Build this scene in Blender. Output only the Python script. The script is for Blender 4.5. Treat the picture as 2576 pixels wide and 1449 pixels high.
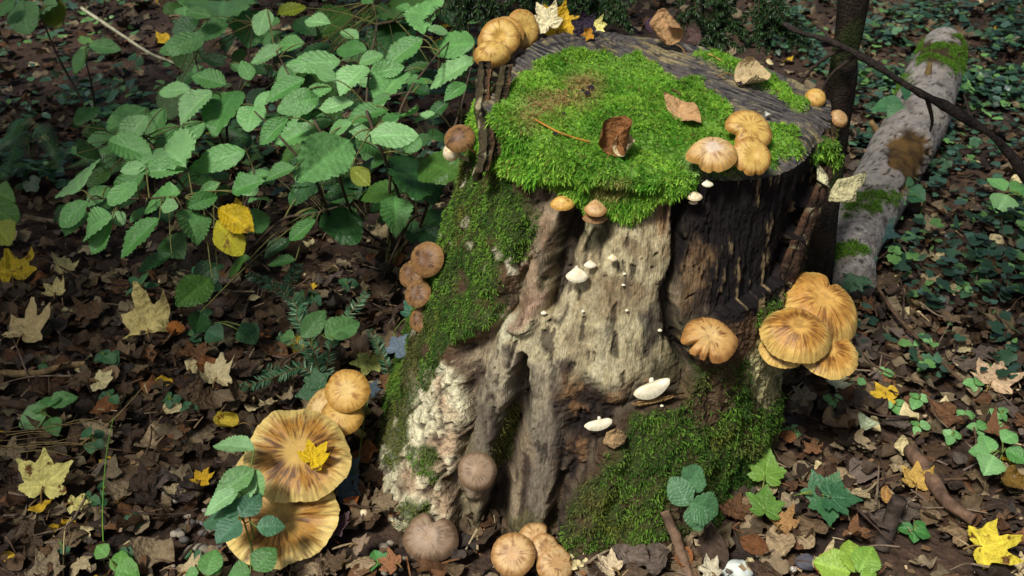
import bpy, math, random
import numpy as np
from mathutils import Vector, Matrix

for _o in list(bpy.data.objects):
    bpy.data.objects.remove(_o)
SC = bpy.context.scene
COLL = SC.collection
rng = np.random.default_rng(11)
random.seed(5)

# ------------------------------------------------------------------ camera, sky, sun
PITCH = math.radians(32.0)
CAM = np.array([0.0, 0.0, 1.35])
FPX = 1288.0 / math.tan(math.radians(27.5))      # focal length in pixels of a 2576 x 1449 picture
cam_d = bpy.data.cameras.new('camera')
cam_d.sensor_width = 36.0
cam_d.lens = 18.0 / math.tan(math.radians(27.5))
cam_d.clip_start = 0.05
cam_d.clip_end = 500.0
cam_d.dof.use_dof = True
cam_d.dof.focus_distance = 1.75
cam_d.dof.aperture_fstop = 8.0
cam = bpy.data.objects.new('camera', cam_d)
cam.location = CAM
cam.rotation_euler = (math.pi / 2 - PITCH, 0, 0)
COLL.objects.link(cam)
SC.camera = cam

SUN_EL, SUN_AZ = math.radians(56), math.radians(-128)   # azimuth of the sun in plan, from +X
w = bpy.data.worlds.new('World')
SC.world = w
w.use_nodes = True
wn = w.node_tree.nodes
sky = wn.new('ShaderNodeTexSky')
sky.sky_type = 'NISHITA'
sky.sun_disc = False
sky.sun_elevation = SUN_EL
sky.sun_rotation = math.pi / 2 - SUN_AZ
sky.air_density = 1.0
sky.dust_density = 4.0
sky.ozone_density = 0.6
bg = wn['Background']
bg.inputs['Strength'].default_value = 0.05
w.node_tree.links.new(sky.outputs[0], bg.inputs['Color'])
sun_d = bpy.data.lights.new('sun', 'SUN')
sun_d.energy = 3.0
sun_d.angle = math.radians(11)
sun_d.color = (1.0, 0.975, 0.93)
sun = bpy.data.objects.new('sun', sun_d)
sdir = Vector((math.cos(SUN_EL) * math.cos(SUN_AZ), math.cos(SUN_EL) * math.sin(SUN_AZ), math.sin(SUN_EL)))
sun.rotation_euler = sdir.to_track_quat('Z', 'Y').to_euler()
sun.location = (0, 0, 8)
COLL.objects.link(sun)
SC.view_settings.view_transform = 'Standard'
SC.view_settings.look = 'None'
SC.view_settings.exposure = 0.42
SC.view_settings.gamma = 1.0
SC.cycles.use_denoising = True

# ------------------------------------------------------------------ pixels <-> metres
FW = np.array([0.0, math.cos(PITCH), -math.sin(PITCH)])
UP = np.array([0.0, math.sin(PITCH), math.cos(PITCH)])
RT = np.array([1.0, 0.0, 0.0])
Z3 = np.array([0.0, 0.0, 1.0])

def ray(px, py):
    return FW + (px - 1288.0) / FPX * RT - (py - 724.5) / FPX * UP
def unproj(px, py, depth):
    return CAM + depth * ray(px, py)
def on_z(px, py, z=0.0):
    d = ray(px, py)
    return CAM + (z - CAM[2]) / d[2] * d
def on_plane(px, py, P, n):
    d = ray(px, py)
    return CAM + np.dot(P - CAM, n) / np.dot(d, n) * d
def depth_of(P):
    return float(np.dot(np.asarray(P) - CAM, FW))
def proj(P):
    v = P - CAM
    dep = v @ FW
    return np.stack([1288.0 + FPX * (v @ RT) / dep, 724.5 - FPX * (v @ UP) / dep], -1), dep

# ------------------------------------------------------------------ numeric helpers
_T = np.random.default_rng(3).random(65536) * 2 - 1
def vnoise(P, seed=0):
    P = np.asarray(P, float)
    i = np.floor(P).astype(np.int64)
    f = P - i
    f = f * f * (3 - 2 * f)
    out = 0
    for dx in (0, 1):
        wx = f[:, 0] if dx else 1 - f[:, 0]
        for dy in (0, 1):
            wy = f[:, 1] if dy else 1 - f[:, 1]
            for dz in (0, 1):
                wz = f[:, 2] if dz else 1 - f[:, 2]
                h = ((i[:, 0] + dx) * 73856093) ^ ((i[:, 1] + dy) * 19349663) ^ ((i[:, 2] + dz) * 83492791) ^ (seed * 2654435)
                h = (h ^ (h >> 13)) * 1274126177
                out = out + wx * wy * wz * _T[(h ^ (h >> 16)) & 65535]
    return out
def fbm(P, seed=0, oct=4, gain=0.5):
    a, s, o = 1.0, 0, 0
    P = np.asarray(P, float)
    for k in range(oct):
        o = o + a * vnoise(P * (2.03 ** k) + 17.3 * k, seed + k)
        s += a
        a *= gain
    return o / s
def sstep(a, b, x):
    t = np.clip((x - a) / (b - a), 0, 1)
    return t * t * (3 - 2 * t)
def lin(c):
    c = np.asarray(c, float) / 255.0
    return np.where(c <= 0.04045, c / 12.92, ((c + 0.055) / 1.055) ** 2.4)
def S(r, g, b):
    return lin((r, g, b))
def mixc(a, b, t):
    return a * (1 - t[..., None]) + b * t[..., None]
def unit(v):
    v = np.asarray(v, float)
    return v / (np.linalg.norm(v, axis=-1, keepdims=True) + 1e-12)

def poly_sd(Q, poly):
    """signed distance to a polygon, positive inside"""
    poly = np.asarray(poly, float)
    n = len(poly)
    d = np.full(len(Q), 1e9)
    ins = np.zeros(len(Q), bool)
    for k in range(n):
        a, b = poly[k], poly[(k + 1) % n]
        ab = b - a
        t = np.clip(((Q - a) @ ab) / (ab @ ab + 1e-9), 0, 1)
        d = np.minimum(d, np.hypot(*(Q - a - t[:, None] * ab).T))
        c = ((a[1] > Q[:, 1]) != (b[1] > Q[:, 1]))
        xi = a[0] + (Q[:, 1] - a[1]) * (b[0] - a[0]) / (b[1] - a[1] + 1e-9)
        ins ^= c & (Q[:, 0] < xi)
    return np.where(ins, d, -d)
def line_d(Q, pts, wid=None):
    """distance to a polyline, and the interpolated width at the nearest point"""
    pts = np.asarray(pts, float)
    d = np.full(len(Q), 1e9)
    ww = np.zeros(len(Q))
    wid = np.broadcast_to(np.asarray(wid if wid is not None else 1.0, float), (len(pts),))
    for k in range(len(pts) - 1):
        a, b = pts[k], pts[k + 1]
        ab = b - a
        t = np.clip(((Q - a) @ ab) / (ab @ ab + 1e-9), 0, 1)
        e = np.hypot(*(Q - a - t[:, None] * ab).T)
        m = e < d
        d[m] = e[m]
        ww[m] = (wid[k] + t * (wid[k + 1] - wid[k]))[m]
    return d, ww
def smooth_path(pts, n=24):
    pts = np.asarray(pts, float)
    if len(pts) < 3:
        t = np.linspace(0, 1, n)[:, None]
        return pts[0] * (1 - t) + pts[-1] * t
    P = np.vstack([2 * pts[0] - pts[1], pts, 2 * pts[-1] - pts[-2]])
    out = []
    m = len(pts) - 1
    for t in np.linspace(0, m - 1e-6, n):
        k = int(t)
        u = t - k
        p0, p1, p2, p3 = P[k], P[k + 1], P[k + 2], P[k + 3]
        out.append(0.5 * (2 * p1 + (p2 - p0) * u + (2 * p0 - 5 * p1 + 4 * p2 - p3) * u * u + (3 * p1 - p0 - 3 * p2 + p3) * u ** 3))
    return np.array(out)

# ------------------------------------------------------------------ mesh helpers
def quads_to_tris(q):
    q = np.asarray(q)
    return np.vstack([q[:, [0, 1, 2]], q[:, [0, 2, 3]]])
def grid_faces(nu, nv, wrap_u=False):
    iu = np.arange(nu if wrap_u else nu - 1)
    iv = np.arange(nv - 1)
    A, B = np.meshgrid(iu, iv, indexing='ij')
    A2 = (A + 1) % nu
    q = np.stack([A * nv + B, A2 * nv + B, A2 * nv + B + 1, A * nv + B + 1], -1).reshape(-1, 4)
    return quads_to_tris(q)
def make_mesh(name, V, F, col=None, smooth=True):
    V = np.ascontiguousarray(V, dtype=np.float32)
    F = np.ascontiguousarray(F, dtype=np.int32)
    me = bpy.data.meshes.new(name)
    me.vertices.add(len(V))
    me.vertices.foreach_set('co', V.ravel())
    me.loops.add(F.size)
    me.loops.foreach_set('vertex_index', F.ravel())
    me.polygons.add(len(F))
    me.polygons.foreach_set('loop_start', np.arange(len(F), dtype=np.int32) * F.shape[1])
    if smooth:
        me.polygons.foreach_set('use_smooth', np.ones(len(F), bool))
    if col is not None:
        col = np.broadcast_to(np.asarray(col, np.float32), (len(V), 3))
        a = me.color_attributes.new('Col', 'FLOAT_COLOR', 'POINT')
        a.data.foreach_set('color', np.ascontiguousarray(np.hstack([col, np.ones((len(V), 1), np.float32)]), dtype=np.float32).ravel())
    me.update(calc_edges=True)
    return me
def tube(path, rad, ns=8, caps=True):
    path = np.asarray(path, float)
    n = len(path)
    rad = np.broadcast_to(np.asarray(rad, float), (n,))
    T = unit(np.gradient(path, axis=0))
    ref = np.array([0.31, 0.12, 0.94]) if abs(T[0, 2]) < 0.8 else np.array([0.9, 0.3, 0.1])
    A = unit(np.cross(T, ref))
    B = np.cross(T, A)
    ph = np.linspace(0, 2 * np.pi, ns, endpoint=False)
    V = path[:, None, :] + rad[:, None, None] * (np.cos(ph)[None, :, None] * A[:, None, :] + np.sin(ph)[None, :, None] * B[:, None, :])
    V = V.reshape(-1, 3)
    q = []
    i = np.arange(n - 1)[:, None]
    j = np.arange(ns)[None, :]
    q = np.stack([i * ns + j, i * ns + (j + 1) % ns, (i + 1) * ns + (j + 1) % ns, (i + 1) * ns + j], -1).reshape(-1, 4)
    F = quads_to_tris(q)
    if caps:
        V = np.vstack([V, path[0], path[-1]])
        j = np.arange(ns)
        c0 = np.stack([np.full(ns, n * ns), (j + 1) % ns, j], -1)
        c1 = np.stack([np.full(ns, n * ns + 1), (n - 1) * ns + j, (n - 1) * ns + (j + 1) % ns], -1)
        F = np.vstack([F, c0, c1])
    return V, F
def merge(parts):
    """[(V, F, C)] -> one"""
    Vs, Fs, Cs, o = [], [], [], 0
    for V, F, C in parts:
        Vs.append(V)
        Fs.append(F + o)
        Cs.append(np.broadcast_to(np.asarray(C, float), (len(V), 3)))
        o += len(V)
    return np.vstack(Vs), np.vstack(Fs), np.vstack(Cs)

WPOS = {}
def put(name, me, mat=None, parent=None, loc=None):
    o = bpy.data.objects.new(name, me)
    COLL.objects.link(o)
    if mat is not None and me is not None and not me.materials:
        me.materials.append(mat)
    if parent is not None:
        o.parent = parent
        WPOS[o.name] = WPOS[parent.name]
    else:
        loc = np.zeros(3) if loc is None else np.asarray(loc, float)
        o.location = loc
        WPOS[o.name] = loc
    return o
def tag(o, label=None, cat=None, group=None, kind=None):
    if label: o['label'] = label
    if cat: o['category'] = cat
    if group: o['group'] = group
    if kind: o['kind'] = kind
    return o
def thing(name, label, cat, loc, group=None):
    return tag(put(name, None, loc=loc), label, cat, group)
def part(name, V, F, mat, parent, col=None, smooth=True):
    return put(name, make_mesh(name, np.asarray(V) - WPOS[parent.name], F, col, smooth), mat, parent)
def solo(name, V, F, mat, label, cat, group=None, col=None, kind=None):
    c = np.asarray(V).mean(0)
    c = np.array([c[0], c[1], np.asarray(V)[:, 2].min()])
    return tag(put(name, make_mesh(name, V - c, F, col), mat, loc=c), label, cat, group, kind)

# ------------------------------------------------------------------ materials
def vmat(name, rough=0.8, nscale=60.0, namt=0.35, bscale=120.0, bump=0.3, bdist=0.004, spec=0.3, trans=0.0, objcol=False, blot=None, stretch=None, sss=0.0):
    m = bpy.data.materials.new(name)
    m.use_nodes = True
    nt = m.node_tree
    N, L = nt.nodes, nt.links
    bs = N['Principled BSDF']
    at = N.new('ShaderNodeAttribute')
    at.attribute_name = 'Col'
    tc = N.new('ShaderNodeTexCoord')
    vec = tc.outputs['Object']
    oi = N.new('ShaderNodeObjectInfo')
    ad = N.new('ShaderNodeVectorMath')
    ad.operation = 'ADD'
    cx = N.new('ShaderNodeCombineXYZ')
    mu = N.new('ShaderNodeMath')
    mu.operation = 'MULTIPLY'
    mu.inputs[1].default_value = 31.7
    L.new(oi.outputs['Random'], mu.inputs[0])
    L.new(mu.outputs[0], cx.inputs[0])
    L.new(mu.outputs[0], cx.inputs[1])
    L.new(vec, ad.inputs[0])
    L.new(cx.outputs[0], ad.inputs[1])
    vec = ad.outputs[0]
    if stretch:
        mp = N.new('ShaderNodeMapping')
        mp.inputs['Scale'].default_value = stretch
        L.new(vec, mp.inputs['Vector'])
        vec = mp.outputs[0]
    base = at.outputs['Color']
    def mixn(kind, a, b, fac):
        mx = N.new('ShaderNodeMix')
        mx.data_type = 'RGBA'
        mx.blend_type = kind
        if isinstance(fac, float): mx.inputs[0].default_value = fac
        else: L.new(fac, mx.inputs[0])
        L.new(a, mx.inputs[6])
        if isinstance(b, tuple): mx.inputs[7].default_value = b
        else: L.new(b, mx.inputs[7])
        return mx.outputs[2]
    if objcol:
        base = mixn('MULTIPLY', oi.outputs['Color'], base, 1.0)
    if blot:
        bn = N.new('ShaderNodeTexNoise')
        bn.inputs['Scale'].default_value = blot[1]
        bn.inputs['Detail'].default_value = 5.0
        bn.inputs['Roughness'].default_value = 0.65
        L.new(vec, bn.inputs['Vector'])
        br = N.new('ShaderNodeMapRange')
        br.inputs['From Min'].default_value = blot[2]
        br.inputs['From Max'].default_value = blot[2] + 0.08
        L.new(bn.outputs['Fac'], br.inputs['Value'])
        base = mixn('MIX', base, tuple(blot[0]) + (1.0,), br.outputs[0])
    nz = N.new('ShaderNodeTexNoise')
    nz.inputs['Scale'].default_value = nscale
    nz.inputs['Detail'].default_value = 6.0
    nz.inputs['Roughness'].default_value = 0.62
    L.new(vec, nz.inputs['Vector'])
    mr = N.new('ShaderNodeMapRange')
    mr.inputs['From Min'].default_value = 0.25
    mr.inputs['From Max'].default_value = 0.75
    mr.inputs['To Min'].default_value = 1.0 - namt
    mr.inputs['To Max'].default_value = 1.0 + namt
    L.new(nz.outputs['Fac'], mr.inputs['Value'])
    base = mixn('MULTIPLY', base, mr.outputs[0], 1.0)
    L.new(base, bs.inputs['Base Color'])
    bs.inputs['Roughness'].default_value = rough
    bs.inputs['Specular IOR Level'].default_value = spec
    if sss:
        bs.inputs['Subsurface Weight'].default_value = sss
        bs.inputs['Subsurface Radius'].default_value = (0.006, 0.004, 0.002)
        bs.inputs['Subsurface Scale'].default_value = 1.0
    if bump:
        bz = N.new('ShaderNodeTexNoise')
        bz.inputs['Scale'].default_value = bscale
        bz.inputs['Detail'].default_value = 5.0
        L.new(vec, bz.inputs['Vector'])
        bp = N.new('ShaderNodeBump')
        bp.inputs['Strength'].default_value = bump
        bp.inputs['Distance'].default_value = bdist
        L.new(bz.outputs['Fac'], bp.inputs['Height'])
        L.new(bp.outputs[0], bs.inputs['Normal'])
    if trans:
        tr = N.new('ShaderNodeBsdfTranslucent')
        L.new(base, tr.inputs['Color'])
        ms = N.new('ShaderNodeMixShader')
        ms.inputs[0].default_value = trans
        L.new(bs.outputs[0], ms.inputs[1])
        L.new(tr.outputs[0], ms.inputs[2])
        L.new(ms.outputs[0], N['Material Output'].inputs['Surface'])
    return m

M_SOIL = vmat('soil', 0.95, 40, 0.6, 90, 0.9, 0.012)
M_WOOD = vmat('rotten_wood', 0.85, 22, 0.55, 30, 0.6, 0.007, 0.2, stretch=(12.0, 12.0, 1.7))
M_CUT = vmat('cut_wood', 0.6, 90, 0.5, 220, 0.8, 0.004, 0.35)
M_BARK = vmat('bark', 0.9, 110, 0.55, 170, 1.0, 0.008, 0.2)
M_MOSS = vmat('moss', 0.75, 25, 0.25, 60, 0.0, trans=0.35, spec=0.25)
M_CAP = vmat('mushroom_cap', 0.5, 120, 0.17, 420, 0.3, 0.002, 0.35, sss=0.12)
M_GILL = vmat('mushroom_gill', 0.7, 60, 0.15, 100, 0.1, 0.002, 0.2, sss=0.2)
M_WHITE = vmat('white_fungus', 0.45, 60, 0.06, 100, 0.1, 0.002, 0.4, sss=0.3)
M_LITTER = vmat('dead_leaf_litter', 0.7, 90, 0.35, 160, 0.6, 0.004, 0.3, trans=0.08)
M_DEAD = vmat('dead_leaf', 0.65, 5, 0.32, 7, 0.45, 0.05, 0.3, trans=0.1, objcol=True)
M_YELLOW = vmat('yellow_leaf', 0.5, 4, 0.28, 8, 0.4, 0.04, 0.3, trans=0.2, objcol=True, blot=(lin((112, 76, 30)), 3.0, 0.56))
M_GREEN = vmat('green_leaf', 0.42, 5, 0.18, 12, 0.25, 0.03, 0.5, trans=0.25, objcol=True, blot=(lin((120, 104, 50)), 4.0, 0.70))
M_STUFFLEAF = vmat('small_leaf', 0.4, 60, 0.2, 80, 0.0, spec=0.5, trans=0.15)
M_TWIG = vmat('twig', 0.85, 90, 0.4, 150, 0.6, 0.003, 0.2)
M_NEEDLE = vmat('needle', 0.45, 60, 0.2, 80, 0.0, spec=0.4)
M_BIRCH = vmat('pale_log_bark', 0.85, 130, 0.4, 160, 0.9, 0.006, 0.2)
M_STONE = vmat('stone', 0.75, 50, 0.25, 90, 0.4, 0.004, 0.3)

# ------------------------------------------------------------------ ground
def gz(x, y):
    x = np.atleast_1d(np.asarray(x, float))
    y = np.atleast_1d(np.asarray(y, float))
    P = np.stack([x * 2.1, y * 2.1, x * 0 + 3.3], -1)
    near = np.exp(-((x - 0.15) ** 2 + (y - 1.6) ** 2) / 1.2)
    return 0.022 * fbm(P, 5, 3) * (1 - near * 0.7)
def gpt(px, py, dz=0.0):
    P = on_z(px, py, dz)
    return on_z(px, py, gz(P[0], P[1])[0] + dz)
xs = np.concatenate([np.linspace(-250, -5, 12), np.linspace(-4.5, 4.5, 220), np.linspace(5, 250, 12)])
ys = np.concatenate([np.linspace(-120, -1, 8), np.linspace(-0.5, 7.0, 200), np.linspace(8, 400, 14)])
GX, GY = np.meshgrid(xs, ys, indexing='ij')
gx, gy = GX.ravel(), GY.ravel()
GZ = gz(gx, gy) + 0.006 * fbm(np.stack([gx * 25, gy * 25, gx * 0], -1), 9, 3)
gcol = mixc(S(46, 36, 30)[None], S(78, 60, 47)[None], sstep(-.5, .5, fbm(np.stack([gx * 9, gy * 9, gx * 0], -1), 2, 4)))
ground = put('ground', make_mesh('ground', np.stack([gx, gy, GZ], -1), grid_faces(len(xs), len(ys)), gcol), M_SOIL)
tag(ground, 'dark forest soil under the fallen leaves', kind='structure')

# ------------------------------------------------------------------ stump
CX, CY = 0.27, 1.69
TH = np.array([-180, -160, -141, -120, -98, -75, -46, -20, 0, 15, 30, 45, 90, 135, 180.])
RB = np.array([.53, .555, .575, .49, .425, .37, .285, .245, .235, .24, .245, .25, .33, .43, .53])
RTP = np.array([.285, .272, .262, .25, .245, .25, .268, .276, .305, .338, .318, .295, .275, .28, .285])
def r_base(th): return np.interp(np.degrees(th), TH, RB)
def r_top(th): return np.interp(np.degrees(th), TH, RTP)
def z_top(x, y):
    return 0.688 - 0.115 * (x - 0.28) + 0.11 * (y - 1.70)
d1 = np.linspace(-218, 38, 640)
d2 = np.linspace(38, 142, 70)[1:-1]
thd = np.concatenate([d1, d2])
th = np.radians((thd + 180) % 360 - 180)
NT, NZ = len(th), 340
tt = np.linspace(0, 1, NZ)
TH2, T2 = np.meshgrid(th, tt, indexing='ij')
rt, rb = r_top(th)[:, None], r_base(th)[:, None]
zt = z_top(CX + r_top(th) * np.cos(th), CY + r_top(th) * np.sin(th))
Zg = -0.05 + T2 * (zt[:, None] + 0.05)
g = np.clip(1 - Zg / 0.69, 0, 1.1)
Rg = rt + (rb - rt) * g
# root flutes towards the ground
Rg = Rg + 0.02 * np.sin(TH2 * 7 + 0.6) * sstep(0.35, 0.0, Zg)
SB = np.stack([CX + Rg * np.cos(TH2), CY + Rg * np.sin(TH2), Zg], -1)
def grid_normals(G):
    a = np.gradient(G, axis=0)
    b = np.gradient(G, axis=1)
    return unit(np.cross(a, b))
NB = grid_normals(SB)
SBf, NBf = SB.reshape(-1, 3), NB.reshape(-1, 3)
Q, _ = proj(SBf)
facing = np.einsum('ij,ij->i', unit(CAM - SBf), NBf) > -0.02
warp = np.stack([fbm(SBf * 38, 21, 3), fbm(SBf * 38, 31, 3)], -1) * 22
Qw = Q + warp
Qs = Q + warp * 0.35
def pm(poly, soft=6.0, q=None):
    m = sstep(-soft, soft, poly_sd(Qw if q is None else q, poly))
    return np.where(facing, m, 0.0)
fine = SBf * np.array([1, 1, 0.22])
fib = fbm(fine * 120, 41, 4)          # vertical fibres
fib2 = fbm(SBf * np.array([40, 40, 7]), 47, 4)
blob = fbm(SBf * 14, 51, 4)
grit = fbm(SBf * 160, 61, 3)
# --- zones
wood_poly = [(1345, 440), (1360, 560), (1335, 640), (1275, 790), (1225, 840), (1165, 880), (1180, 960), (1185, 1060), (1135, 1200), (1150, 1340), (1170, 1480),
             (1410, 1480), (1430, 1330), (1450, 1240), (1510, 1105), (1590, 1010), (1700, 985), (1735, 900), (1800, 770), (1870, 745), (1950, 690), (1985, 600), (2040, 450), (2110, 240),
             (1990, 350), (1700, 440), (1500, 440)]
wood = pm(wood_poly, 5)
bark = 1 - wood
pale = pm([(1450, 520), (1695, 480), (1695, 620), (1672, 740), (1680, 850), (1640, 930), (1590, 985), (1480, 985), (1440, 960), (1380, 960), (1320, 950), (1235, 940), (1250, 810), (1330, 750), (1390, 740), (1440, 640)], 48, Qw + warp + 40 * np.stack([fbm(SBf * 11, 57, 3), fbm(SBf * 11, 58, 3)], -1) + np.stack([fib2 * 10, fib2 * 90 + fib * 30], -1))
dark = pm([(1700, 440), (2120, 240), (2040, 470), (1985, 640), (1960, 745), (1870, 775), (1790, 800), (1755, 720), (1740, 650), (1705, 720), (1690, 600)], 10)
stain = pm([(1740, 590), (1795, 630), (1780, 720), (1750, 800), (1705, 810), (1715, 690)], 10)
lowdark = pm([(1420, 930), (1500, 960), (1600, 980), (1730, 830), (1740, 900), (1700, 990), (1590, 1015), (1510, 1110), (1450, 1250), (1430, 1350), (1380, 1340), (1420, 1180), (1400, 1010)], 34)
greyroot = pm([(1255, 850), (1330, 880), (1310, 960), (1270, 1080), (1215, 1200), (1170, 1230), (1200, 1080), (1210, 960)], 10)
greyroot2 = pm([(1330, 900), (1440, 900), (1430, 1000), (1400, 1180), (1370, 1290), (1310, 1330), (1350, 1130), (1330, 1010)], 10)
lich = pm([(1075, 900), (1165, 920), (1180, 1000), (1175, 1110), (1120, 1190), (1140, 1260), (1110, 1330), (1100, 1440), (960, 1440), (940, 1260), (890, 1200), (940, 1100), (1040, 1060)], 8) * bark
strip = pm([(1970, 700), (1990, 735), (1945, 850), (1935, 950), (1890, 1030), (1850, 960), (1850, 890), (1900, 800)], 6) * bark
leftbark = pm([(1160, 380), (1345, 440), (1360, 560), (1335, 640), (1275, 790), (1225, 840), (1180, 900), (1060, 1050), (850, 1180), (880, 1000), (1000, 800)], 5)
# --- moss masks on the side
mossA = pm([(1190, 330), (1290, 380), (1335, 450), (1365, 560), (1335, 640), (1285, 660), (1265, 790), (1190, 850), (1150, 870), (1115, 930), (1050, 1060), (1000, 1130), (870, 1160), (860, 1060), (960, 930), (1010, 850), (1060, 740), (1110, 600)], 10)
mossA = mossA * sstep(-0.55, -0.1, blob + 0.25 * grit)
mossB = pm([(1735, 910), (1850, 880), (1880, 770), (1985, 690), (2010, 720), (1970, 900), (1930, 1050), (1900, 1200), (1860, 1300), (1600, 1330), (1440, 1380), (1430, 1310), (1460, 1220), (1530, 1110), (1590, 1025), (1700, 995)], 10)
mossB = mossB * (1 - strip) * (.12 + .88 * sstep(-0.45, 0.15, blob + 0.35 * grit + .3 * fbm(SBf * 34, 55, 3)))
mossC = np.maximum.reduce([pm(p, 8) for p in ([(1000, 990), (1060, 1010), (1060, 1100), (1040, 1180), (1000, 1170), (1020, 1090)], [(1060, 1110), (1110, 1120), (1120, 1190), (1070, 1190)], [(1030, 1240), (1080, 1250), (1090, 1330), (1030, 1320)],
                                             [(1270, 1040), (1305, 1060), (1270, 1190), (1230, 1200)], [(1130, 880), (1090, 870), (1080, 960), (1110, 980)])])
mossC = mossC * sstep(-0.45, 0.0, blob + 0.4 * grit)
top_moss_polys = [[(1350, 172), (1440, 152), (1520, 158), (1605, 166), (1660, 190), (1690, 218), (1762, 232), (1812, 268), (1838, 305), (1852, 335), (1900, 350), (1985, 345), (2000, 400), (1930, 432), (1800, 440),
                   (1752, 452), (1700, 480), (1650, 508), (1575, 545), (1525, 535), (1475, 520), (1425, 490), (1380, 455), (1320, 425), (1285, 400), (1245, 330), (1245, 262), (1290, 222), (1340, 180)],
                  [(1745, 140), (1800, 125), (1870, 150), (1950, 210), (2003, 255), (2030, 290), (2010, 303), (1950, 250), (1865, 222), (1800, 180)]]
mossT = np.maximum(pm(top_moss_polys[0], 8, Qs), 0.6 * pm([(2050, 350), (2082, 350), (2082, 400), (2060, 420), (2040, 400)], 8))
backmoss = np.where(facing, 0, sstep(0.0, 0.4, blob)) * 0.6
# --- relief
disp = np.zeros(len(SBf))
rid = 1 - np.abs(fbm(SBf * np.array([34, 34, 12]), 71, 4)) * 2.2
disp += bark * (0.020 + (0.011 * np.clip(rid, -1, 1) + 0.004 * grit) * (1 - .75 * lich))
lcr = sstep(.86, .98, 1 - np.abs(fbm(SBf * np.array([30, 30, 12]), 79, 4)) * 1.35) * lich
lpl = fbm(SBf * np.array([30, 30, 18]), 77, 4)
disp += lich * (.007 * np.round(lpl * 4) / 4 + .002 * fbm(SBf * 110, 78, 3) + .003) - lcr * .008
holes = sstep(0.38, 0.55, fbm(SBf * np.array([70, 70, 42]), 83, 3)) * lich
disp -= holes * 0.012
crk = sstep(.24, .36, fbm(SBf * np.array([80, 80, 6]) + 2 * fbm(SBf * 7, 44, 2)[:, None], 43, 4)) * wood
flk = fbm(SBf * np.array([55, 55, 26]), 45, 4)
disp += wood * (0.0022 * fib + 0.0065 * fib2 + 0.0009 * grit + 0.0025 * np.round(flk * 3) / 3 * (1 - pale * .6)) - crk * 0.005
disp += lowdark * (0.010 * fbm(SBf * np.array([48, 48, 34]), 97, 4) + .004 * grit)
disp += dark * 0.006 * np.clip(fib, -1, 1)
def crev(pts, wid, depth, prof=1.0):
    global disp
    d, ww = line_d(Qw * 0.5 + Qs * 0.5, pts, wid)
    m = np.where(facing, sstep(1.0, 0.25, d / ww), 0)
    disp += depth * m ** prof
    return m
k1 = crev([(1450, 530), (1425, 600), (1400, 720), (1375, 790)], [46, 40, 30, 10], -0.050)
k2 = crev([(1325, 890), (1310, 970), (1290, 1070), (1265, 1190), (1240, 1330)], [12, 34, 46, 40, 46], -0.055)
k3 = crev([(1712, 490), (1705, 620), (1680, 740), (1690, 840), (1735, 905)], [20, 22, 24, 26, 18], -0.035)
k4 = crev([(2012, 470), (1975, 580), (1945, 690)], [8, 20, 16], -0.018)
k5 = crev([(1345, 560), (1310, 690), (1265, 800), (1195, 880), (1195, 1000), (1185, 1080), (1145, 1200), (1165, 1330)], [16, 20, 22, 34, 30, 16, 22, 34], -0.022)
k6 = crev([(1130, 1170), (1090, 1220), (1075, 1280)], [8, 12, 8], -0.02)
k7 = crev([(1420, 1190), (1400, 1260), (1390, 1340)], [14, 22, 26], -0.03)
crev([(1300, 830), (1270, 940), (1235, 1060), (1195, 1170), (1180, 1220)], [50, 70, 64, 54, 46], 0.024, 0.8)
crev([(1375, 880), (1385, 1000), (1375, 1150), (1340, 1300)], [60, 68, 58, 64], 0.018, 0.8)
crev([(1372, 560), (1352, 690), (1325, 810)], [26, 30, 34], 0.016, 0.7)
crev([(1600, 640), (1570, 800), (1540, 930)], [110, 120, 90], 0.018, 0.7)
crev([(1540, 1120), (1480, 1240), (1440, 1380)], [40, 56, 60], 0.02, 0.7)
pits = sstep(0.46, 0.6, fbm(SBf * np.array([34, 34, 10]) + 3 * fbm(SBf * 9, 93, 2)[:, None], 91, 3)) * wood
disp -= pits * 0.008
mside = np.clip(mossA + mossB + mossC + backmoss, 0, 1)
disp += mside * (0.005 + 0.008 * fbm(SBf * 45, 95, 3)) + mossT * (0.022 + 0.008 * fbm(SBf * 30, 96, 3))
endfade = 1 - .65 * sstep(0.955, 0.99, T2.ravel()) * (1 - mossT)
disp = .004 * (1 - endfade) + disp * endfade
SP = SBf + NBf * np.array([1, 1, 0.35]) * disp[:, None]
SP[:, 2] = np.minimum(SP[:, 2], SBf[:, 2] + 0.012)
# --- material colours, darkened pits and cracks, and shade painted into the crevices
c = np.broadcast_to(S(84, 64, 46), (len(SBf), 3)).copy()
c = mixc(c, S(46, 36, 30), sstep(0.1, 0.5, blob))
c = mixc(c, S(128, 106, 80), sstep(0.15, 0.5, grit) * 0.6 * bark)
grn = fbm(SBf * np.array([85, 85, 3.5]) + 4 * fbm(SBf * 6, 46, 2)[:, None], 48, 4)
wc = mixc(np.broadcast_to(S(138, 122, 98), c.shape), S(64, 52, 43), sstep(-0.15, 0.4, fib2 + .5 * grn))
c = mixc(c, wc, wood)
pc = mixc(np.broadcast_to(S(178, 166, 130), c.shape), S(136, 112, 80), sstep(0.0, 0.5, blob))
pc = mixc(pc, S(98, 82, 60), sstep(0.05, 0.45, grn) * 0.6)
pc = mixc(pc, S(120, 116, 104), sstep(.1, .5, fbm(SBf * np.array([18, 18, 5]), 52, 3)) * .6)
pc = mixc(pc, S(200, 190, 156), sstep(.15, .45, -grn) * .5)
c = mixc(c, pc, pale)
c = mixc(c, mixc(mixc(np.broadcast_to(S(160, 148, 122), c.shape), S(116, 106, 90), sstep(930, 1080, Q[:, 1])), S(72, 63, 54), sstep(-.1, .45, fib2 + .3 * fib)), np.maximum(greyroot, greyroot2))
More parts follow.
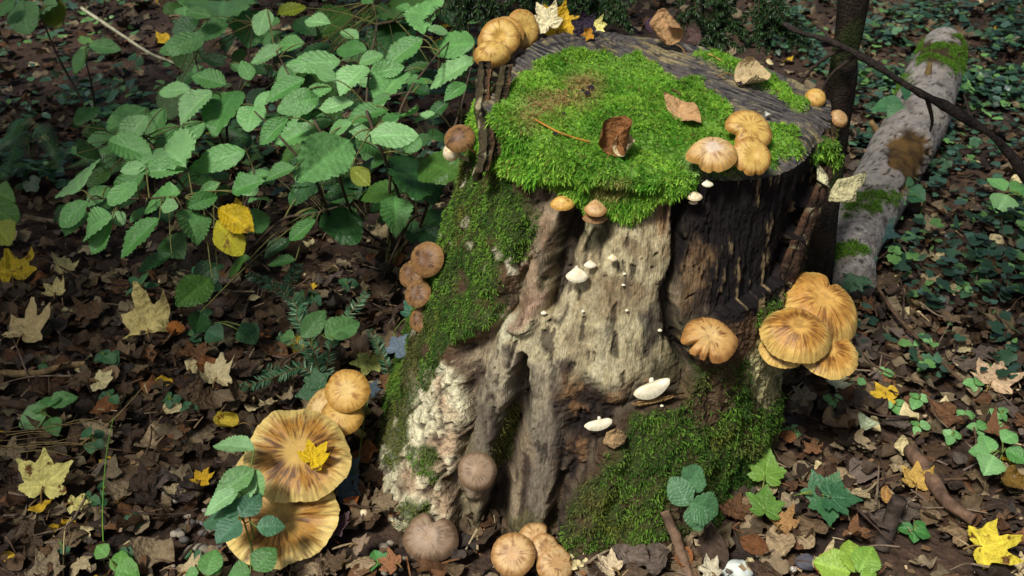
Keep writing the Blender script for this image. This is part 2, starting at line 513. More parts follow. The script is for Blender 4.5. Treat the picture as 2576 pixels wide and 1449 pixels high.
dc = mixc(np.broadcast_to(S(25, 21, 21), c.shape), S(132, 114, 82), sstep(0.22, 0.40, fib * 0.7 + fib2 * 0.6))
c = mixc(c, dc, dark)
c = mixc(c, mixc(np.broadcast_to(S(116, 92, 64), c.shape), S(58, 46, 36), sstep(-.1, .3, fib)), stain * .8)
ldn = fbm(SBf * np.array([48, 48, 34]), 97, 4)
c = mixc(c, mixc(mixc(np.broadcast_to(S(46, 36, 30), c.shape), S(112, 84, 56), sstep(.05, .45, ldn)), S(26, 21, 19), sstep(.05, .4, -ldn)), lowdark)
for pg, cc, am in (([(1498, 585), (1514, 588), (1510, 650), (1496, 645)], S(40, 36, 34), .9), ([(1520, 552), (1540, 550), (1532, 605), (1522, 600)], S(44, 38, 34), .85), ([(1598, 770), (1632, 755), (1655, 830), (1640, 890), (1612, 880)], S(52, 48, 48), .8),
                   ([(1378, 800), (1435, 755), (1428, 782), (1395, 812)], S(50, 44, 38), .85), ([(1470, 690), (1560, 680), (1640, 720), (1620, 770), (1540, 790), (1470, 770)], S(112, 90, 64), .5), ([(1420, 830), (1470, 820), (1490, 900), (1440, 920)], S(120, 104, 80), .5),
                   ([(1560, 690), (1585, 685), (1590, 740), (1570, 745)], S(84, 74, 64), .7), ([(1260, 790), (1310, 790), (1320, 850), (1260, 870)], S(188, 186, 156), .6), ([(1650, 500), (1690, 490), (1685, 560), (1660, 600)], S(140, 96, 56), .55),
                   ([(1660, 960), (1700, 900), (1725, 930), (1690, 985)], S(60, 44, 34), .7), ([(1240, 1300), (1330, 1270), (1400, 1290), (1380, 1360), (1250, 1360)], S(86, 84, 48), .6)):
    c = mixc(c, cc, pm(pg, 9, Qw + np.stack([fib2 * 8, fib2 * 25], -1)) * am)
col_ = pm([(1345, 530), (1392, 540), (1388, 680), (1352, 790), (1300, 830), (1325, 680)], 8)
c = mixc(c, mixc(np.broadcast_to(S(168, 140, 116), c.shape), S(112, 88, 68), sstep(-.1, .4, fib2)), col_ * (1 - sstep(.2, .6, k1)))
c = mixc(c, S(32, 26, 24), pits * 0.8)
c = mixc(c, S(40, 33, 28), crk * .75)
c = mixc(c, S(46, 38, 36), sstep(.25, .45, fbm(SBf * np.array([16, 16, 7]), 113, 4)) * wood * .75)
c = mixc(c, S(140, 132, 108), sstep(.28, .5, fbm(SBf * np.array([26, 26, 8]), 117, 4)) * wood * (1 - dark) * .55)
c = mixc(c, S(92, 92, 58), sstep(.2, .5, fbm(SBf * 7, 119, 3)) * wood * (1 - dark) * .35)
for kk in (k1, k3, k4):
    c = mixc(c, S(38, 30, 26), sstep(0.35, 0.9, kk) * 0.85)  # shade inside the crevices, painted into the wood colour
c = mixc(c, S(42, 33, 28), sstep(0.3, 0.9, k2) * 0.7)  # same painted shade for the groove between the roots
lc = mixc(np.broadcast_to(S(216, 209, 172), c.shape), S(186, 160, 128), sstep(-0.05, 0.4, fbm(SBf * 22, 101, 4)))
lc = mixc(lc, S(92, 72, 56), sstep(.3, .5, fbm(SBf * 75, 103, 3)) * .6)
c = mixc(c, lc, lich * sstep(-0.6, -0.2, blob + .3 * lpl))
c = mixc(c, S(150, 138, 108), sstep(.1, .5, fbm(SBf * 90, 105, 3)) * lich * .6)
c = mixc(c, S(58, 46, 38), np.clip(holes + lcr * .85, 0, 1))
lspots = sstep(0.34, 0.48, fbm(SBf * np.array([40, 40, 16]), 107, 3)) * leftbark * (1 - sstep(0.8, 1, mossA) * 0.3)
c = mixc(c, S(196, 190, 160), lspots)
c = mixc(c, mixc(np.broadcast_to(S(172, 164, 118), c.shape), S(120, 108, 72), sstep(0, .5, grit)), strip)
mc = mixc(np.broadcast_to(S(44, 66, 22), c.shape), S(70, 62, 30), sstep(0.1, 0.5, blob))
c = mixc(c, mc, np.clip(mside * (1 - lspots), 0, 1) * 0.85)
c = mixc(c, S(84, 122, 38), mossT)
SCOL = c
side_moss = mside * (1 - lspots * 0.8)
# --- split the surface into its parts
STUMP = thing('tree_stump', 'broad rotting tree stump with mossy top and peeling bark', 'stump', (CX, CY, 0.0))
FS = grid_faces(NT, NZ, True)
zone = np.where(wood > 0.5, 0, np.where(np.degrees(TH2.ravel()) < -100, 1, 2))
zone = np.where(np.degrees(TH2.ravel()) > 60, 3, zone)
fz = zone[FS].max(1)
def sub_part(name, F, V, C, mat, label=None):
    u, inv = np.unique(F, return_inverse=True)
    o = part(name, V[u], inv.reshape(F.shape), mat, STUMP, C[u])
    if label: o['label'] = label
    return o
sub_part('exposed_wood', FS[fz == 0], SP, SCOL, M_WOOD, 'weathered bare wood with dark charred streaks')
sub_part('bark', FS[fz == 1], SP, SCOL, M_BARK, 'pale lichen-crusted bark with green moss')
sub_part('bark', FS[fz == 2], SP, SCOL, M_BARK, 'dark bark covered in moss')
sub_part('bark', FS[fz == 3], SP, SCOL, M_BARK)

# --- sawn top
NRr = 150
rr = np.linspace(0, 1, NRr)
rim = SP.reshape(NT, NZ, 3)[:, -1]
TOPB = np.empty((NT, NRr, 3))
cen = np.array([CX, CY])
for k, s in enumerate(rr):
    TOPB[:, k, :2] = cen + (rim[:, :2] - cen) * s
TB = TOPB.reshape(-1, 3)
TB[:, 2] = z_top(TB[:, 0], TB[:, 1])
Qt, _ = proj(TB)
wt = np.stack([fbm(TB * 45, 121, 3), fbm(TB * 45, 131, 3)], -1) * 14
wt = wt * 1.6
mt = np.maximum(sstep(-12, 10, poly_sd(Qt + wt, top_moss_polys[0])), sstep(-9, 7, poly_sd(Qt + wt, top_moss_polys[1])))
# crest of the felling cut and the slope behind it
cr_d, _ = line_d(Qt, [(1340, 90), (1560, 110), (1700, 165), (1850, 240), (2000, 330)])
ah = (TB[:, 1] - CY) + 0.35 * (TB[:, 0] - CX) - 0.10
crest = 0.018 * np.exp(-(cr_d / 60) ** 2)
behind = -0.10 * np.clip(ah - 0.05, 0, 1)
saw = 0.0013 * np.sin((TB[:, 0] * 0.55 + TB[:, 1] * 0.83) * 520 + 3 * fbm(TB * 8, 141, 2))
tfib = fbm(np.stack([(TB[:, 0] * 0.83 - TB[:, 1] * 0.55) * 30, (TB[:, 0] * 0.55 + TB[:, 1] * 0.83) * 140, TB[:, 2] * 0], -1), 151, 4)
tbl = fbm(TB * 13, 161, 4)
edge = sstep(1.0, 0.96, np.tile(rr, NT))
TB[:, 2] += edge * (crest + behind + saw + 0.004 * tfib + 0.006 * tbl)
TB[:, 2] += edge * mt * (0.014 + 0.014 * fbm(TB * 16, 171, 3))
TB[:, 2] = np.where(np.tile(rr, NT) > 0.999, np.repeat(rim[:, 2], NRr), TB[:, 2])
hollow = sstep(0.4, 1.0, np.exp(-((TB[:, 0] + 0.0) ** 2 + (TB[:, 1] - 1.77) ** 2) / 0.002))
tc_ = mixc(np.broadcast_to(S(78, 72, 68), TB.shape), S(32, 30, 37), sstep(-0.12, 0.2, tbl + 0.5 * tfib))
tc_ = mixc(tc_, S(150, 136, 92), sstep(0.18, 0.4, tfib - 0.5 * tbl) * 0.6)
tc_ = mixc(tc_, S(26, 24, 28), sstep(.22, .4, fbm(TB * np.array([60, 60, 1]), 163, 4)) * .8)
tc_ = mixc(tc_, S(150, 142, 124), sstep(.2, .9, saw / .0013) * sstep(-.1, .3, tbl) * .55)
tc_ = mixc(tc_, S(92, 130, 42), mt)
TF = grid_faces(NT, NRr, True)
part('cut_face', TB, TF[:, ::-1], M_CUT, STUMP, tc_)['label'] = 'sawn grey-black cut face with saw marks'

# lookup from a pixel to the stump surface
_Qd, _dd = proj(SP)
_fidx = np.where(facing)[0]
def stump_hit(px, py):
    d = np.hypot(_Qd[_fidx, 0] - px, _Qd[_fidx, 1] - py)
    i = _fidx[np.argmin(d)]
    return SP[i].copy(), NBf[i].copy()
_Qtt, _ = proj(TB)
def top_hit(px, py):
    i = np.argmin(np.hypot(_Qtt[:, 0] - px, _Qtt[:, 1] - py))
    return TB[i].copy()

# --- moss shoots
def scatter(V, F, mask, n, seed):
    r = np.random.default_rng(seed)
    a, b, cc = V[F[:, 0]], V[F[:, 1]], V[F[:, 2]]
    nn = np.cross(b - a, cc - a)
    ar = np.linalg.norm(nn, axis=1) * np.clip(mask[F].mean(1), 0, 1) ** 1.5
    cs = np.cumsum(ar)
    k = np.searchsorted(cs, r.random(n) * cs[-1])
    k = np.minimum(k, len(F) - 1)
    u, v = r.random(n), r.random(n)
    sw = u + v > 1
    u[sw], v[sw] = 1 - u[sw], 1 - v[sw]
    P = a[k] + u[:, None] * (b - a)[k] + v[:, None] * (cc - a)[k]
    return P, unit(nn[k]), r
def shoots(P, D, L, W, r, c_root, c_tip, feather=True):
    """curved tapering blades with two side sprigs each"""
    n = len(P)
    side = unit(np.cross(D, r.normal(size=(n, 3))))
    bend = unit(np.cross(side, D)) * r.normal(0, 0.35, (n, 1))
    Vs, Fs, Cs = [], [], []
    ts = np.array([0, .45, .8, 1.0])
    ws = np.array([.6, 1.0, .8, .1])
    pts = [P + D * (L * t)[:, None] + bend * (L * t * t)[:, None] + np.array([0, 0, -0.35]) * (L * t * t)[:, None] for t in ts]
    V = np.stack([x + sgn * side * (W * wv)[:, None] for x, wv in zip(pts, ws) for sgn in (-1, 1)], 1)
    C = np.stack([mixc(c_root, c_tip, np.full(n, t)) for t in ts for _ in (0, 1)], 1)
    nv = 8
    q = np.array([[0, 1, 3, 2], [2, 3, 5, 4], [4, 5, 7, 6]])
    tri = quads_to_tris(q)
    if feather:
        ext = []
        for t, sg in ((.3, 1), (.5, -1), (.65, 1)):
            b0 = P + D * (L * t)[:, None] + bend * (L * t * t)[:, None]
            tip = b0 + unit(D * 0.7 + sg * side)* (L * 0.42)[:, None]
            ext += [b0 - D * (W * 0.6)[:, None], b0 + D * (W * 0.6)[:, None], tip]
        V = np.concatenate([V, np.stack(ext, 1)], 1)
        ce = np.stack([mixc(c_root, c_tip, np.full(n, t)) for t in (.3, .3, .8, .5, .5, 1, .6, .6, 1)], 1)
        C = np.concatenate([C, ce], 1)
        tri = np.vstack([tri, np.array([[8, 9, 10], [11, 12, 13], [14, 15, 16]])])
        nv = 17
    F = (tri[None] + (np.arange(n) * nv)[:, None, None]).reshape(-1, 3)
    return V.reshape(-1, 3), F, C.reshape(-1, 3)

def moss_top():
    P1, N1, r = scatter(TB, TF[:, ::-1], mt, 40000, 1)
    P2, N2, _ = scatter(SP, FS, mossT, 9000, 2)
    P = np.vstack([P1, P2])
    Nn = np.vstack([N1, N2])
    n = len(P)
    fl = np.stack([fbm(P * 18, 201, 2), fbm(P * 18, 211, 2), np.zeros(n)], -1)
    hang = (np.arange(n) >= len(P1))[:, None]
    D = unit(Nn * 0.55 + fl * 0.8 + r.normal(0, 0.55, (n, 3)) + np.where(hang, np.array([0, -0.15, -0.7]), np.array([0, -0.12, 0.1])))
    hgt = np.clip(.9 + .8 * fbm(P * 26, 223, 3), .55, 1.5)
    L = r.uniform(0.006, 0.0135, n) * hgt * np.where(hang[:, 0], 1.15, 1)
    W = r.uniform(0.0009, 0.0016, n)
    q, _ = proj(P)
    pb = fbm(P * 22, 221, 3)
    tip = mixc(np.broadcast_to(S(180, 232, 84), (n, 3)), S(104, 172, 48), sstep(-.3, .4, pb + r.normal(0, .3, n)))
    brown = sstep(70, 10, line_d(q, [(1340, 285), (1400, 262), (1470, 225)])[0]) * sstep(-.3, .2, pb + r.normal(0, .2, n) + .2)
    brown = np.maximum(brown, sstep(40, 5, line_d(q, [(1510, 480), (1560, 470)])[0]) * 0.7)
    tip = mixc(tip, S(208, 184, 122), brown)
    tip = mixc(tip, S(200, 208, 180), (sstep(45, 10, np.hypot(q[:, 0] - 1750, q[:, 1] - 405)) * 0.8))
    tip = np.where((r.random(n) < .05)[:, None], S(150, 124, 70), tip)
    tip = tip * r.uniform(0.7, 1.2, (n, 1))
    root = mixc(np.broadcast_to(S(72, 114, 34), (n, 3)), S(140, 114, 70), brown)
    return shoots(P - Nn * 0.002, D, L, W, r, root, tip)
V, F, C = moss_top()
part('moss', V, F, M_MOSS, STUMP, C)['kind'] = 'stuff'
def moss_side():
    P, Nn, r = scatter(SP, FS, side_moss, 62000, 4)
    n = len(P)
    fl = np.stack([fbm(P * 40, 231, 2), fbm(P * 40, 241, 2), np.zeros(n)], -1)
    D = unit(Nn * 0.6 + fl * 0.7 + r.normal(0, 0.6, (n, 3)) + np.array([0, 0, -0.3]))
    L = r.uniform(0.004, 0.0095, n)
    W = r.uniform(0.0006, 0.0011, n)
    pb = fbm(P * 16, 251, 4) + r.normal(0, .2, n)
    q, _ = proj(P)
    tip = mixc(np.broadcast_to(S(124, 168, 60), (n, 3)), S(64, 106, 36), sstep(-.3, .4, pb))
    tip = mixc(tip, S(140, 140, 60), sstep(.25, .6, fbm(P * 12, 261, 3)) * 0.8)
    tip = mixc(tip, S(128, 112, 70), sstep(.2, .5, fbm(P * 9, 271, 3) + 0.5 * sstep(1560, 1440, q[:, 0]) * sstep(1000, 1100, q[:, 1])) * 0.6)
    tip = tip * r.uniform(0.75, 1.15, (n, 1))
    return shoots(P - Nn * 0.001, D, L, W, r, tip * 0.55, tip, False)
V, F, C = moss_side()
part('moss', V, F, M_MOSS, STUMP, C)['kind'] = 'stuff'

# --- loose bark slabs standing off the wood
def slab(name, center_px, depths, width, thick, col_out, seed, label):
    pth = np.array([unproj(px, py, d) for (px, py), d in zip(center_px, depths)])
    pth = smooth_path(pth, 60)
    n, m = len(pth), 15
    T = unit(np.gradient(pth, axis=0))
    out = unit(np.array([pth[:, 0] - CX, pth[:, 1] - CY, pth[:, 2] * 0]).T)
    sd = unit(np.cross(T, out))
    wd = np.interp(np.linspace(0, 1, n), np.linspace(0, 1, len(width)), width)
    u = np.linspace(-1, 1, m)
    G = pth[:, None] + sd[:, None] * (wd[:, None, None] * u[None, :, None]) + out[:, None] * (0.012 * (1 - u ** 2))[None, :, None]
    G = G.reshape(-1, 3)
    nz = fbm(G * 60, seed, 4)
    o_ = np.repeat(out, m, 0)
    ragg = fbm(G * 50, seed + 5, 3)
    G = G + np.repeat(sd, m, 0) * (0.006 * ragg)[:, None] + np.repeat(T, m, 0) * (0.012 * fbm(G * 40, seed + 9, 3))[:, None]
    A = G + o_ * (0.006 * nz)[:, None]
    B = G - o_ * thick + o_ * (0.003 * fbm(G * 90, seed + 3, 3))[:, None]
    f1 = grid_faces(n, m)
    ring = np.concatenate([np.arange(m), np.arange(1, n) * m + m - 1, (n - 1) * m + np.arange(m - 2, -1, -1), np.arange(n - 2, 0, -1) * m])
    r2 = np.roll(ring, -1)
    sides = quads_to_tris(np.stack([ring, r2, r2 + n * m, ring + n * m], -1))
    F = np.vstack([f1[:, ::-1], f1 + n * m, sides])
    ca = mixc(mixc(np.broadcast_to(col_out, A.shape), col_out * .45, sstep(-.1, .3, nz)), S(176, 168, 130), sstep(.22, .4, fbm(G * 45, seed + 7, 3)) * .8)
    cb = mixc(np.broadcast_to(S(96, 66, 44), A.shape), S(50, 36, 28), sstep(-.2, .4, nz))
    o = part(name, np.vstack([A, B]), F, M_BARK, STUMP, np.vstack([ca, cb]))
    o['label'] = label
dR = depth_of(stump_hit(2010, 560)[0])
slab('bark_slab', [(2085, 400), (2072, 460), (2040, 545), (2003, 640), (1975, 715)], [dR + .02, dR, dR - .01, dR - .02, dR - .02], [.006, .015, .022, .024, .02], .012, S(70, 52, 38), 301, 'brown bark slab peeling away from the dark wood')
dL = depth_of(stump_hit(1245, 300)[0])
slab('bark_slab', [(1222, 160), (1215, 220), (1212, 280), (1222, 360), (1205, 440)], [dL + .10, dL + .08, dL + .05, dL + .0, dL - .02], [.012, .016, .018, .02, .016], .012, S(74, 66, 46), 311, 'narrow split bark slab above a dark gap')
slab('bark_slab', [(1275, 170), (1262, 240), (1245, 320), (1240, 400)], [dL + .06, dL + .045, dL + .01, dL - .005], [.008, .010, .012, .012], .010, S(84, 76, 52), 321, 'thin grey bark edge along the cut face')
# thin dry bark flakes curling off
def flake(pxs, depth, label, col, seed):
    poly = np.array([unproj(x, y, depth) for x, y in pxs])
    cc = poly.mean(0)
    n = len(poly)
    out = unit(np.array([0.5, -0.8, 0.3]))
    rings = [cc + (poly - cc) * s for s in (0.02, 0.5, 1.0)]
    A = np.vstack(rings)
    A = A + out * (0.012 * fbm(A * 30, seed, 3) + 0.01 * (np.repeat([0, .5, 1.0], n)) ** 2)[:, None]
    B = A - out * 0.004
    f = []
    for k in range(2):
        for j in range(n):
            f.append([k * n + j, k * n + (j + 1) % n, (k + 1) * n + (j + 1) % n, (k + 1) * n + j])
    f = np.array(f)
    e = np.array([[2 * n + j, 2 * n + (j + 1) % n, 3 * n + 2 * n + (j + 1) % n, 5 * n + j] for j in range(n)])
    F = np.vstack([quads_to_tris(f), quads_to_tris(f[:, ::-1] + 3 * n), quads_to_tris(e)])
    C = mixc(np.broadcast_to(col, (6 * n, 3)), col * 0.6, sstep(0, .4, fbm(np.vstack([A, B]) * 60, seed, 3)))
    o = part('bark_flake', np.vstack([A, B]), F, M_BARK, STUMP, C)
    o['label'] = label
flake([(2078, 478), (2100, 450), (2130, 445), (2172, 430), (2165, 462), (2140, 478), (2138, 505), (2110, 508), (2075, 505)], dR - .01, 'pale curled bark flake sticking out of the stump', S(196, 188, 142), 5)
flake([(2052, 410), (2070, 440), (2072, 470), (2050, 452)], dR - .02, 'small pale bark flake', S(206, 202, 160), 6)
flake([(1580, 1012), (1650, 1000), (1715, 985), (1700, 992), (1650, 1010), (1600, 1018)], depth_of(stump_hit(1640, 1010)[0]) - .012, 'thin light bark edge', S(160, 128, 80), 7)
flake([(1520, 1085), (1545, 1072), (1570, 1090), (1560, 1110), (1530, 1122), (1508, 1110)], depth_of(stump_hit(1540, 1095)[0]) - .015, 'crumbly tan bark lump', S(164, 136, 96), 8)

# ------------------------------------------------------------------ fungi
HONEY = dict(c0=S(202, 166, 90), c1=S(178, 128, 54), c2=S(228, 200, 120), st=S(92, 54, 20), under=S(206, 176, 120))
SHELF = dict(c0=S(204, 160, 84), c1=S(184, 134, 60), c2=S(220, 184, 104), st=S(112, 68, 26), under=S(206, 170, 110))
TAN = dict(c0=S(190, 150, 100), c1=S(206, 172, 120), c2=S(176, 132, 80), st=S(150, 108, 64), under=S(200, 180, 140))
BROWN = dict(c0=S(156, 130, 102), c1=S(150, 128, 104), c2=S(126, 102, 78), st=S(112, 90, 70), under=S(170, 148, 92))
PALE = dict(c0=S(206, 184, 160), c1=S(208, 176, 122), c2=S(206, 160, 88), st=S(150, 110, 70), under=S(190, 150, 100))
GOLD = dict(c0=S(200, 164, 86), c1=S(208, 174, 96), c2=S(172, 126, 62), st=S(150, 104, 44), under=S(200, 160, 90))
RUST = dict(c0=S(108, 76, 46), c1=S(134, 98, 58), c2=S(150, 114, 70), st=S(60, 38, 26), under=S(190, 150, 100))
YELW = dict(c0=S(222, 186, 108), c1=S(216, 174, 92), c2=S(192, 146, 70), st=S(168, 116, 48), under=S(224, 196, 130))
WHT = dict(c0=S(226, 214, 180), c1=S(236, 228, 200), c2=S(238, 230, 198), st=S(226, 214, 180), under=S(238, 232, 208))
CREAM = dict(c0=S(236, 214, 166), c1=S(238, 226, 196), c2=S(232, 212, 166), st=S(204, 170, 118), under=S(236, 226, 200))

def cap_geo(c, R, n, dome=.32, dep=.12, curl=.5, wave=(), rad=(), notch=(), pal=HONEY, seed=0, fan=0.0, nphi=132, nr=26, striae=0.010, squash=1.0, spin=0.0, scales=.12):
    n = unit(n)
    e1 = unit(RT - np.dot(RT, n) * n)
    e2 = np.cross(n, e1)
    if spin:
        a = math.radians(spin)
        e1, e2 = math.cos(a) * e1 + math.sin(a) * e2, -math.sin(a) * e1 + math.cos(a) * e2
    ph = np.linspace(0, 2 * np.pi, nphi, endpoint=False)
    s = np.linspace(0, 1, nr) ** 0.8
    s[0] = 0.004
    PH, SS = np.meshgrid(ph, s, indexing='ij')
    PH, SS = PH.ravel(), SS.ravel()
    noise_r = fbm(np.stack([np.cos(PH) * 2.2, np.sin(PH) * 2.2, PH * 0 + seed], -1), seed, 3)
    m = 1 + 0.05 * noise_r + striae * .7 * fbm(np.stack([np.cos(PH) * 24, np.sin(PH) * 24, PH * 0 + seed], -1), seed + 4, 2) + 0.012 * fbm(np.stack([np.cos(PH) * 11, np.sin(PH) * 11, PH * 0 + seed], -1), seed + 3, 2)
    for k, a, p in rad: m = m + a * np.cos(k * PH + p)
    for p0, wd, dp in notch:
        dd = np.angle(np.exp(1j * (PH - math.radians(p0))))
        m = m * (1 - dp * np.exp(-(dd / wd) ** 2))
    rho = R * SS * (1 + (m - 1) * SS)
    x, y = rho * np.cos(PH), rho * np.sin(PH) * squash
    if fan:
        x = x * (1 - fan * sstep(-0.2, 1.0, y / R))
    h = dome * (1 - SS ** 2) - dep * np.exp(-(SS / .28) ** 2) - curl * np.clip(SS - .78, 0, 1) ** 2 * 4
    for k, a, p in wave: h = h + a * SS ** 2 * np.cos(k * PH + p)
    h = h + 0.03 * SS * fbm(np.stack([np.cos(PH) * 3 * SS, np.sin(PH) * 3 * SS, PH * 0 + seed + 9], -1), seed + 5, 3)
    strn = vnoise(np.stack([np.cos(PH) * 15, np.sin(PH) * 15, SS * 1.2 + seed], -1), seed + 11) + .7 * vnoise(np.stack([np.cos(PH) * 32, np.sin(PH) * 32, SS + seed], -1), seed + 12)
    h = h + striae * SS ** 3 * strn + .03 * SS ** 2 * fbm(np.stack([np.cos(PH) * 5, np.sin(PH) * 5, SS + seed], -1), seed + 13, 2)
    z = R * h
    V = c + x[:, None] * e1 + y[:, None] * e2 + z[:, None] * n
    F = grid_faces(nphi, nr, True)
    stn = fbm(np.stack([np.cos(PH) * 12, np.sin(PH) * 12, SS * 2.4 + seed], -1), seed + 21, 3)
    bl = fbm(np.stack([x / R * 2.6, y / R * 2.6, PH * 0 + seed], -1), seed + 31, 4)
    C = mixc(np.broadcast_to(pal['c0'], V.shape), pal['c1'], sstep(.18, .55, SS + .2 * bl))
    C = mixc(C, pal['c2'], sstep(.62, .97, SS + .18 * stn))
    C = mixc(C, pal['st'], sstep(0.10, 0.5, stn + .55 * bl + .25 * np.sin(SS * 5.5)) * sstep(.18, .4, SS) * .85)
    fb = fbm(np.stack([np.cos(PH) * 21, np.sin(PH) * 21, SS * 4.5 + seed], -1), seed + 61, 3)
    C = mixc(C, pal['st'], sstep(.02, .28, fb + .35 * bl) * sstep(.25, .45, SS) * sstep(1.0, .72, SS) * scales)
    C = mixc(C, pal['st'] * 0.7, sstep(.28, .5, bl) * 0.45)
    st2 = fbm(np.stack([np.cos(PH) * 26, np.sin(PH) * 26, SS * 3.5 + seed], -1), seed + 41, 2)
    C = mixc(C, pal['c2'] * 1.1, sstep(.05, .4, st2) * sstep(.5, .85, SS) * .45)
    C = mixc(C, pal['st'] * .6, sstep(.1, .4, -st2) * sstep(.5, .9, SS) * .35)
    C = mixc(C, pal['st'] * .6, sstep(.40, .5, fbm(np.stack([x / R * 9, y / R * 9, PH * 0 + seed], -1), seed + 51, 2)) * .25)
    # underside with gills
    s2 = np.linspace(1, 0.14, 12)
    P2, S2 = np.meshgrid(ph, s2, indexing='ij')
    rimv = V.reshape(nphi, nr, 3)[:, -1]
    gl = (np.arange(nphi) % 2 * 2 - 1)[:, None] * np.ones_like(S2)
    und = c + (rimv - c)[:, None, :] * S2[..., None]
    drop = R * (-0.11 * np.sin(np.pi * (1 - S2)) - 0.035 * sstep(1.0, 0.93, S2) + 0.018 * gl * sstep(1.0, .93, S2))
    hmid = dome * 0.35 * (1 - S2 ** 2) * R
    und = und + n * (drop + hmid)[..., None]
    FU = grid_faces(nphi, 12, True)[:, ::-1]
    CU = mixc(np.broadcast_to(pal['under'], (nphi * 12, 3)), pal['under'] * .7, (gl.ravel() < 0) * 0.7)
    return (V, F, C), (und.reshape(-1, 3), FU, CU), e1, e2

def mushroom(label, c, R, n, att, cat='mushroom', group=None, name='mushroom', stem_r=None, pal=HONEY, mat=None, stem_bend=0.3, **kw):
    c = np.asarray(c, float)
    n = unit(n)
    att = np.asarray(att, float)
    t = thing(name, label, cat, att, group)
    top, und, e1, e2 = cap_geo(c, R, n, pal=pal, **kw)
    o = part('cap', *top[:2], mat or M_CAP, t, top[2])
    part('gills', *und[:2], M_GILL, o, und[2])
    sr = stem_r or R * 0.17
    p0 = c + n * R * (min(kw.get('dome', .32) - max(kw.get('dep', .12), 0), .5) * .4 - .12)
    mid = (p0 + att) / 2 - n * np.linalg.norm(p0 - att) * stem_bend
    k = np.linspace(0, 1, 12)[:, None]
    pth = (1 - k) ** 2 * p0 + 2 * k * (1 - k) * mid + k ** 2 * att
    V, F = tube(pth, sr * (1 + 0.35 * np.linspace(1, 0, 12) ** 3 + 0.2 * np.linspace(0, 1, 12)), 14)
    part('stem', V, F, M_GILL, t, mixc(np.broadcast_to(pal['under'], V.shape), pal['st'], sstep(0, .6, fbm(V * 80, 7, 3)) * .5))
    return t
UPC = np.array([0.0, -0.62, 0.78])       # leaning towards the viewer's side

# two huge caps and the trio on the ground beside the stump
cA = on_z(750, 1142, .15); cB = on_z(705, 1298, .075)
mushroom('huge golden mushroom cap with a yellow leaf lying on it', cA, .094, (.12, -.42, .9), gpt(800, 1225), dome=.10, dep=.02, curl=.35, wave=((2, .06, .4), (5, .045, 1.2), (9, .024, 0), (14, .012, 1)), rad=((3, .03, 1), (7, .015, 2)), seed=3, nphi=240, striae=.02, scales=.8)
mushroom('huge golden mushroom cap tucked under another huge cap beside the stump', cB, .100, (-.02, -.36, .93), gpt(730, 1320), dome=.02, dep=.10, curl=.15, wave=((2, .07, 2.4), (6, .045, .2), (11, .025, 1), (15, .012, 0)), rad=((2, .04, .5), (9, .012, 0)), seed=9, nphi=240, striae=.02, scales=.7)
mushroom('smaller golden cap mostly hidden behind the two huge mushrooms', on_z(690, 1190, .09), .085, (-.1, -.3, .95), gpt(730, 1260), dome=.1, dep=.04, seed=15)
cC = on_z(873, 982, .19)
mushroom('round yellow mushroom cap, topmost of three at the stump foot', cC, .043, (.0, -.62, .78), stump_hit(930, 1060)[0], pal=YELW, dome=.22, dep=.05, curl=.5, seed=21)
mushroom('yellow mushroom cap just below the round topmost one at the stump foot', on_z(860, 1044, .145), .042, (.05, -.38, .92), stump_hit(925, 1090)[0], pal=YELW, dome=.3, dep=.0, curl=.6, seed=22)
mushroom('pale yellow tilted mushroom behind the round caps at the stump foot', on_z(812, 1028, .125), .050, (-.55, -.35, .75), stump_hit(920, 1095)[0], pal=dict(YELW, c0=S(232, 200, 140), c1=S(228, 190, 120)), dome=.35, dep=.0, curl=.5, seed=23)
bt = on_z(917, 1292, .03)
mushroom('tiny cream button mushroom on a thin stalk', bt, .0125, (-.1, -.4, .9), gpt(932, 1330), pal=CREAM, dome=.8, dep=0, curl=.3, seed=25, stem_r=.0028)
# brown and tan ones at the front of the stump
h, nh = stump_hit(1085, 1375)
mushroom('grey-brown lobed mushroom growing from the pale bark foot', unproj(1082, 1350, depth_of(h) - .05), .047, (-.05, -.55, .83), h + np.array([0.01, .0, -.02]), pal=BROWN, dome=.38, dep=.10, curl=.9, rad=((2, .05, 0), (3, .05, 1.2)), notch=((78, .28, .42),), seed=31, scales=.0, stem_r=.016)
h, nh = stump_hit(1205, 1215)
mushroom('round grey-brown mushroom in the groove between two roots', unproj(1200, 1185, depth_of(h) - .045), .0345, (-.02, -.66, .75), h, pal=BROWN, dome=.42, dep=-.05, curl=.9, seed=33, scales=.0, stem_r=.013)
for lab, x, y, rp, dz, nn, sd, ntc in (('tan mushroom at the back of the pair of overlapping caps', 1350, 1358, 48, .02, (0, -.4, .9), 41, ((30, .3, .35),)),
                                        ('tan mushroom wedged between two larger tan caps', 1372, 1378, 38, .035, (.25, -.5, .8), 42, ()),
                                        ('broad tan mushroom leaning out below the wedged one', 1398, 1418, 50, .045, (.3, -.5, .8), 43, ()),
                                        ('largest round tan mushroom at the foot of the bare wood', 1290, 1394, 56, .06, (-.1, -.55, .83), 44, ())):
    h, nh = stump_hit(1340, 1420)
    d = depth_of(h) - dz - .045
    mushroom(lab, unproj(x, y, d), rp / FPX * d, nn, h + np.array([(x - 1340) / FPX * d * .5, .0, -.02]), pal=TAN, dome=.30, dep=.06, curl=.7, seed=sd, notch=ntc)
